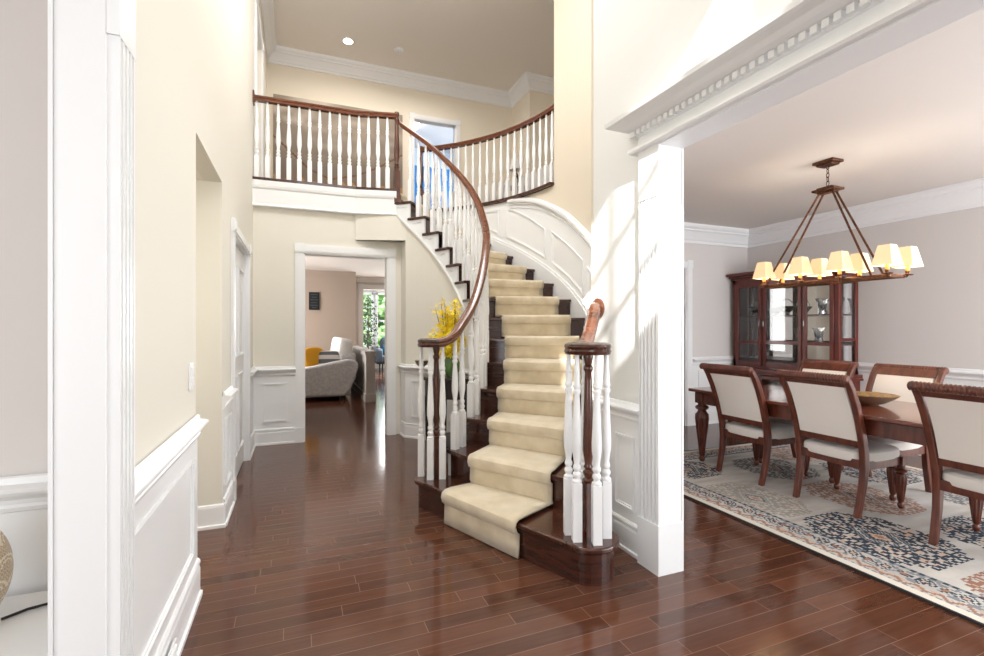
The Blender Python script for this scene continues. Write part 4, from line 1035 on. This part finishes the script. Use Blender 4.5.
# table
tb = thing('dining_table', 'long dark cherry dining table with carved legs', 'table', (TX, TY, ZR_))
tx0, tx1, ty0, ty1 = 3.375, 4.285, .93, 3.47
b_ = MB(); b_.box(tx0, tx1, ty0, ty1, .652, .68); b_.build('tabletop', M['cherryh'], tb, bevel=.008)
b_ = MB(); i_ = .055; e_ = .025
b_.box(tx0+i_, tx0+i_+e_, ty0+i_, ty1-i_, .545, .651); b_.box(tx1-i_-e_, tx1-i_, ty0+i_, ty1-i_, .545, .651)
b_.box(tx0+i_+e_, tx1-i_-e_, ty0+i_, ty0+i_+e_, .545, .651); b_.box(tx0+i_+e_, tx1-i_-e_, ty1-i_-e_, ty1-i_, .545, .651); b_.build('apron', M['cherry'], tb)
lp = [(.018,0),(.026,.015),(.028,.035),(.018,.05),(.024,.058),(.026,.075),(.030,.13),(.040,.22),(.052,.32),(.060,.40),(.058,.44),(.040,.465),(.034,.478),(.052,.49),(.060,.503),(.052,.518),(.036,.528),(.036,.545)]
for x, y in ((tx0+.085, ty1-.085), (tx0+.085, ty0+.085), (tx1-.085, ty1-.085), (tx1-.085, ty0+.085)):
    b_ = MB(); b_.lathe([(r, z*.985) for r, z in lp], (x, y, ZR_), 48, flute=(12, .08, .45, .16)); b_.obox((x, y, .60), (.085, .085, .10)); b_.build('leg', M['cherry'], tb)
# chair
def make_chair():
    t = thing('dining_chair', '', 'chair', (0,0,0), 'dining chairs around the table')
    hw = .205                                   # half width at the feet
    for s in (-1, 1):
        b_ = MB(); path = []; 
        pts = [(-.012,0),(.012,.09),(.038,.20),(.05,.31),(.045,.40),(.025,.50),(-.01,.62),(-.055,.74),(-.105,.84),(-.15,.905)]
        for i in range(len(pts)-1):
            (x0,z0),(x1,z1) = pts[i], pts[i+1]; w0 = .046; d0 = .040
            yy0 = s*(hw+.02*min(1,z0/.9)); yy1 = s*(hw+.02*min(1,z1/.9))
            vs = []
            for (x,z,yy,k) in ((x0,z0,yy0,i),(x1,z1,yy1,i+1)):
                ww = [.034,.036,.042,.05,.052,.05,.048,.046,.044,.040][k]
                for a, c in ((-1,-1),(1,-1),(1,1),(-1,1)): vs.append((x+a*ww/2, yy+c*.019, z))
            n0 = len(b_.v)
            if i == 0: b_.add(vs, [(0,3,2,1)]+[(k,(k+1)%4,4+(k+1)%4,4+k) for k in range(4)])
            else:
                b_.v += vs[4:]; m_ = len(b_.v)-8
                b_.f += [(m_+k, m_+(k+1)%4, m_+4+(k+1)%4, m_+4+k) for k in range(4)]; b_.sm += [False]*4
        m_ = len(b_.v)-4; b_.f.append((m_, m_+1, m_+2, m_+3)); b_.sm.append(False)
        b_.build('rear_leg', M['cherry'], t, bevel=.006, local=True)
        # carved front leg
        b_ = MB(); fp = [(.013,0),(.019,.012),(.020,.03),(.012,.042),(.018,.05),(.024,.10),(.032,.17),(.036,.215),(.030,.235),(.020,.243),(.034,.252),(.036,.262),(.022,.272),(.024,.30)]
        b_.lathe(fp, (.445, s*(hw+.005), 0), 40, flute=(10, .06, .235, .18)); b_.obox((.445, s*(hw+.005), .325), (.052,.052,.06)); b_.build('front_leg', M['cherry'], t, local=True)
    b_ = MB(); b_.box(.05,.42,-hw-.015,-hw+.01,.30,.355); b_.box(.05,.42,hw-.01,hw+.015,.30,.355); b_.box(.425,.465,-hw+.02,hw-.02,.30,.355); b_.box(.03,.055,-hw,hw,.305,.365)
    b_.build('seat_rail', M['cherry'], t, local=True)
    b_ = MB(); b_.ell((.255, 0, .375), (.235, .225, .048), 28, 12, p=.42); b_.build('seat', M['linen'], t, local=True)
    def bx(z): return interp([(.31,.05),(.40,.045),(.50,.025),(.62,-.01),(.74,-.055),(.84,-.105),(.905,-.15)], z)
    def slab(z0, z1, y0, y1, th, nz=8, ny=1, bulge=0):
        mb = MB(); vs = []; m = ny+1
        for i in range(nz+1):
            z = z0+(z1-z0)*i/nz
            for side in (-1, 1):
                for j in range(m):
                    f = j/ny; bl = bulge*(1-(2*f-1)**4)*(1-(2*i/nz-1)**4); vs.append((bx(z)+side*(th/2+bl), y0+(y1-y0)*f, z))
        fs = []
        for i in range(nz):
            A = i*2*m; B = (i+1)*2*m
            for j in range(ny):
                fs.append((A+j, B+j, B+j+1, A+j+1)); fs.append((A+m+j, A+m+j+1, B+m+j+1, B+m+j))
            fs.append((A, A+m, B+m, B)); fs.append((A+ny, B+ny, B+m+ny, A+m+ny))
        fs.append(tuple(range(m))+tuple(range(2*m-1, m-1, -1))); A = nz*2*m; fs.append(tuple(range(A+m-1, A-1, -1))+tuple(range(A+m, A+2*m)))
        mb.add(vs, fs, bulge > 0); return mb
    slab(.445, .49, -hw+.005, hw-.005, .028, 2).build('lower_back_rail', M['cherry'], t, bevel=.004, local=True)
    slab(.845, .905, -hw, hw, .03, 4).build('upper_back_rail', M['cherry'], t, bevel=.004, local=True)
    slab(.487, .85, -hw+.012, hw-.012, .024, 12, 8, .012).build('back_panel', M['cream'], t, local=True)
    # rolled, rope-carved top
    b_ = MB(); prof = []; n = 230; Wd = 2*hw+.08
    vs = []; seg = 14
    for i in range(n+1):
        y = -Wd/2+Wd*i/n; e = min(1, min(i, n-i)/3)
        for k in range(seg):
            a = 2*PI*k/seg; r = .026*(.72+.28*e)*(1+.07*(sin(y*330+a*1.0))*e); vs.append((-.165+r*cos(a)*1.1, y, .905+r*sin(a)))
    b_.add(vs, [(i*seg+k, (i+1)*seg+k, (i+1)*seg+(k+1)%seg, i*seg+(k+1)%seg) for i in range(n) for k in range(seg)]+[tuple(range(seg)), tuple(range((n+1)*seg-1, n*seg-1, -1))], True)
    b_.build('top_roll', M['cherry'], t, local=True)
    return t
ch = make_chair()
ch.location = (3.36, 2.888, ZR_); ch['label'] = 'cream backed carved dining chair at the far end of the near side'
dup(ch, (3.365, 2.20, ZR_), 0, 'cream backed carved dining chair in the middle of the near side of the table')
dup(ch, (3.36, 1.385, ZR_), 0, 'cream backed carved dining chair nearest the camera, cut by the right edge')
dup(ch, (4.355, 2.93, ZR_), PI, 'carved dining chair on the far side of the table in front of the china cabinet')
dup(ch, (4.37, 2.31, ZR_), PI, 'carved dining chair on the far side of the table beside the bowl')
# bowl
bw = thing('decorative_bowl', 'round hammered silver and gold bowl on the dining table', 'bowl', (3.88, 2.22, .68))
b_ = MB(); b_.lathe([(.05,0),(.055,.004),(.09,.018),(.135,.045),(.168,.072),(.172,.075)], (3.88, 2.22, .68), 48); b_.build('outer_shell', M['silver'], bw)
b_ = MB(); b_.lathe([(.0,.012),(.05,.012),(.10,.030),(.14,.056),(.168,.0765)], (3.88, 2.22, .68), 48); o = b_.build('inner_lining', M['gold'], bw)
# napkins / runner left out: the table is bare

# chandelier
cz = 1.60
cd = thing('chandelier', 'rectangular bronze chandelier with eight lit cream shades over the dining table', 'chandelier', (3.83, 2.49, ZD))
b_ = MB(); b_.obox((3.83, 2.49, ZD-.010), (.13, .16, .02)); b_.obox((3.83, 2.49, ZD-.028), (.095, .12, .016)); b_.build('canopy', M['bronze'], cd, bevel=.003)
for k in range(5):
    b_ = MB(); z_ = ZD-.045-k*.032; n = 14
    b_.tube([(3.83+(.010*cos(a) if k % 2 else 0), 2.49+(0 if k % 2 else .010*cos(a)), z_+.020*sin(a)) for a in [2*PI*i/n for i in range(n+1)]], .003, 6); b_.build('chain_link', M['bronze'], cd)
zh = ZD-.225
b_ = MB(); b_.obox((3.83, 2.49, zh), (.13, .17, .018)); b_.obox((3.83, 2.49, zh+.015), (.09, .12, .014)); b_.obox((3.83, 2.49, zh-.016), (.06, .13, .016)); b_.build('hub_plate', M['bronze'], cd, bevel=.003)
fy0, fy1, fx0, fx1 = 2.02, 3.03, 3.755, 3.905
for sx in (fx0, fx1):
    for sy, hy in ((fy0+.12, -.05), (fy1-.06, .05)):
        b_ = MB(); b_.tube([(3.83+(sx-3.83)*.3, 2.49+hy, zh-.02), (sx, sy, cz+.01)], .008, 8); b_.build('arm', M['bronze'], cd)
b_ = MB(); b_.box(fx0-.012, fx0+.012, fy0, fy1, cz-.012, cz+.012); b_.box(fx1-.012, fx1+.012, fy0, fy1, cz-.012, cz+.012)
for yy in (fy0, fy1-.024): b_.box(fx0+.012, fx1-.012, yy, yy+.024, cz-.012, cz+.012)
b_.build('frame', M['bronze'], cd, bevel=.003)
for yy in (2.02, 2.33, 2.63, 2.95):
    for xx in (3.715, 3.945):
        s = -1 if xx < 3.83 else 1
        b_ = MB(); b_.tube([(3.83+s*.075, yy, cz), (3.83+s*.10, yy, cz-.004), (xx, yy, cz+.008)], .006, 6); b_.lathe([(.03,0),(.033,.006),(.012,.012),(.014,.03)], (xx, yy, cz+.008), 14); b_.build('bobeche', M['bronze'], cd)
        b_ = MB(); b_.lathe([(.0125,.035),(.0125,.10)], (xx, yy, cz), 12); b_.build('candle_sleeve', M['candle'], cd)
        b_ = MB(); pr = [(.090,.066),(.053,.204)]; n = 4
        b_.lathe(pr, (xx, yy, cz), n, ax=Matrix.Rotation(PI/4, 3, 'Z')); b_.f = b_.f[:4]; b_.sm = [False]*4
        sh = b_.build('lamp_shade', M['shade'], cd)
        md = sh.modifiers.new('solid', 'SOLIDIFY'); md.thickness = .002
        l = bpy.data.lights.new('bulb', 'POINT'); l.energy = 1.15; l.color = (1, .86, .66); l.shadow_soft_size = .02
        lo_ = bpy.data.objects.new('bulb', l); COL.objects.link(lo_); lo_.location = (xx, yy, cz+.12)

# china cabinet
hy0, hy1, hx, hb = 3.33, 4.655, 5.30, 5.62
hu = thing('china_cabinet', 'dark cherry glass-front china cabinet in the corner of the dining room', 'cabinet', (5.45, 4.0, 0))
b_ = MB(); b_.box(hx-.10, hb, hy0-.05, hy1+.03, .06, .76); 
H_ = M['hutch']
b_ = MB(); b_.box(hx-.09, hb, hy0-.03, hy1+.01, .0, .08); b_.box(hx-.10, hb, hy0-.045, hy1+.03, .70, .74); b_.box(hx-.115, hb, hy0-.055, hy1+.035, .675, .70)
b_.box(hx-.08, hb, hy0-.02, hy0, .08, .675); b_.box(hx-.08, hb, hy1, hy1+.015, .08, .675); b_.box(hb-.015, hb, hy0, hy1, .08, .675)
b_.box(hx-.06, hb, hy0, hy1, .42, .435)
b_.build('lower_case', H_, hu, bevel=.004)
b_ = MB(); b_.box(hx, hx+.045, hy0, hy0+.045, .74, 1.86); b_.box(hb-.045, hb, hy0, hy0+.045, .74, 1.86); b_.box(hx, hx+.045, hy1-.045, hy1, .74, 1.86); b_.box(hb-.045, hb, hy1-.045, hy1, .74, 1.86)
b_.box(hx, hb, hy0, hy1, .74, .86); b_.box(hx, hb, hy0, hy1, 1.80, 1.86)
b_.box(hx+.045, hb-.045, hy0+.005, hy0+.03, 1.10, 1.13)
b_.build('upper_case', H_, hu, bevel=.003)
b_ = MB(); b_.box(hx-.025, hb, hy0-.025, hy1+.025, 1.86, 1.885); b_.box(hx-.045, hb, hy0-.045, hy1+.04, 1.885, 1.91); b_.box(hx-.075, hb, hy0-.075, hy1+.055, 1.91, 1.945); b_.build('cornice', H_, hu, bevel=.008)
b_ = MB(); b_.box(hb-.012, hb-.006, hy0+.045, hy1-.045, .77, 1.80); b_.build('mirror_back', M['mirror'], hu)
b_ = MB(); b_.box(hx+.045, hb-.045, hy0+.014, hy0+.018, .77, 1.80); b_.build('side_glass', M['glass'], hu)
for z_ in (.772, 1.05, 1.38):
    b_ = MB(); b_.box(hx+.05, hb-.02, hy0+.03, hy1-.03, z_, z_+.012); b_.build('shelf', M['glass'] if z_ < 1 else H_, hu)
for (ya, yb, hs) in ((4.24, 4.61, 0), (3.735, 4.22, 1), (3.38, 3.715, 1)):
    d = MB(); w_ = .042; x0, x1 = hx-.012, hx+.012
    d.box(x0, x1, ya, ya+w_, .775, 1.80); d.box(x0, x1, yb-w_, yb, .775, 1.80); d.box(x0, x1, ya+w_, yb-w_, .775, .82); d.box(x0, x1, ya+w_, yb-w_, 1.755, 1.80); d.box(x0, x1, ya+w_, yb-w_, 1.045, 1.085)
    dr = d.build('door', H_, hu, bevel=.003)
    g_ = MB(); g_.box(hx-.002, hx+.002, ya+w_, yb-w_, .82, 1.755); g_.build('pane', M['glass'], dr)
    hy = ya+.02 if not hs else yb-.02
    k_ = MB(); k_.tube([(x0, hy, 1.25), (x0-.018, hy, 1.26), (x0-.018, hy, 1.32), (x0, hy, 1.33)], .005, 8); k_.build('handle', M['chrome'], dr)
    d = MB(); x0, x1 = hx-.092, hx-.070
    d.box(x0, x1, ya, ya+w_, .10, .665); d.box(x0, x1, yb-w_, yb, .10, .665); d.box(x0, x1, ya+w_, yb-w_, .10, .15); d.box(x0, x1, ya+w_, yb-w_, .62, .665)
    dr = d.build('door', H_, hu, bevel=.003)
    g_ = MB(); g_.box(x0+.008, x0+.012, ya+w_, yb-w_, .15, .62); g_.build('pane', M['glass'], dr)
    k_ = MB(); k_.lathe([(.006,0),(.012,.012),(.008,.02)], (x0, hy, .60), 12, ax=Matrix.Rotation(-PI/2, 3, 'Y')); k_.build('handle', M['chrome'], dr)
for ya in (4.22, 3.715):
    b_ = MB(); b_.box(hx, hx+.03, ya, ya+.02, .77, 1.80); b_.box(hx-.08, hx-.06, ya, ya+.02, .08, .675); b_.build('stile', H_, hu)
# crystal in the cabinet
def crystal(name, prof, x, y, z, label, cat, handle=0):
    o = thing(name, label, cat, (x, y, z), 'crystal glassware in the china cabinet')
    b_ = MB(); b_.lathe(prof, (x, y, z), 24, flute=(12, .02, 1, .08)); b_.build('body', M['crystal'], o)
    if handle:
        b_ = MB(); b_.tube([(x, y+handle*cos(a), z+.10+handle*1.1*sin(a)) for a in [PI*i/14 for i in range(15)]], .006, 6); b_.build('handle', M['crystal'], o)
bas = [(.035,0),(.04,.012),(.03,.025),(.06,.05),(.09,.09),(.105,.11),(.09,.105),(.05,.06),(.0,.04)]
vas = [(.045,0),(.05,.02),(.04,.06),(.05,.13),(.07,.18),(.06,.18),(.035,.10),(.0,.03)]
dsh = [(.04,0),(.06,.01),(.09,.04),(.085,.04),(.05,.02),(.0,.015)]
crystal('crystal_basket', bas, 5.46, 4.04, 1.392, 'cut crystal basket with an arched handle on the upper cabinet shelf', 'crystal basket', .088)
crystal('crystal_basket', bas, 5.44, 4.42, 1.392, 'crystal basket behind the leftmost cabinet door', 'crystal basket', .088)
crystal('crystal_vase', vas, 5.44, 3.86, 1.062, 'flared crystal vase standing alone on the centre shelf of the china cabinet', 'crystal vase')
crystal('crystal_vase', vas, 5.48, 3.62, 1.392, 'flared crystal vase on the upper shelf of the right cabinet door', 'crystal vase')
crystal('crystal_vase', vas, 5.46, 3.45, 1.392, 'wide crystal vase on the upper shelf beside the glass side of the cabinet', 'crystal vase')
crystal('crystal_dish', dsh, 5.45, 4.10, .784, 'low crystal dish on the bottom shelf of the middle cabinet door', 'crystal dish')
crystal('crystal_dish', dsh, 5.45, 3.50, .784, 'low crystal dish on the bottom shelf of the right cabinet door', 'crystal dish')
crystal('crystal_dish', dsh, 5.45, 4.42, .784, 'low crystal dish on the bottom shelf of the left cabinet door', 'crystal dish')

up = thing('hall_table', 'small white table against the far upstairs hall wall', 'table', (3.30, 7.15, ZG))
b_ = MB(); b_.box(3.05, 3.58, 7.02, 7.30, ZG+.70, ZG+.73); b_.build('table_top', M['trim'], up, bevel=.004)
for x in (3.07, 3.53):
    for y in (7.04, 7.25): b_ = MB(); b_.box(x, x+.03, y, y+.03, ZG, ZG+.70); b_.build('leg', M['trim'], up)
lm = thing('table_lamp', 'small table lamp with a dark base on the upstairs hall table', 'lamp', (3.32, 7.16, ZG+.73))
b_ = MB(); b_.lathe([(.05,0),(.055,.02),(.03,.05),(.05,.12),(.035,.20),(.01,.26),(.01,.32)], (3.32, 7.16, ZG+.73), 20); b_.build('base', M['black'], lm)
b_ = MB(); b_.lathe([(.11,.28),(.075,.46)], (3.32, 7.16, ZG+.73), 24); b_.f = [f for f in b_.f if len(f) == 4]; b_.sm = [True]*len(b_.f); b_.build('lamp_shade', M['whitefab'], lm)
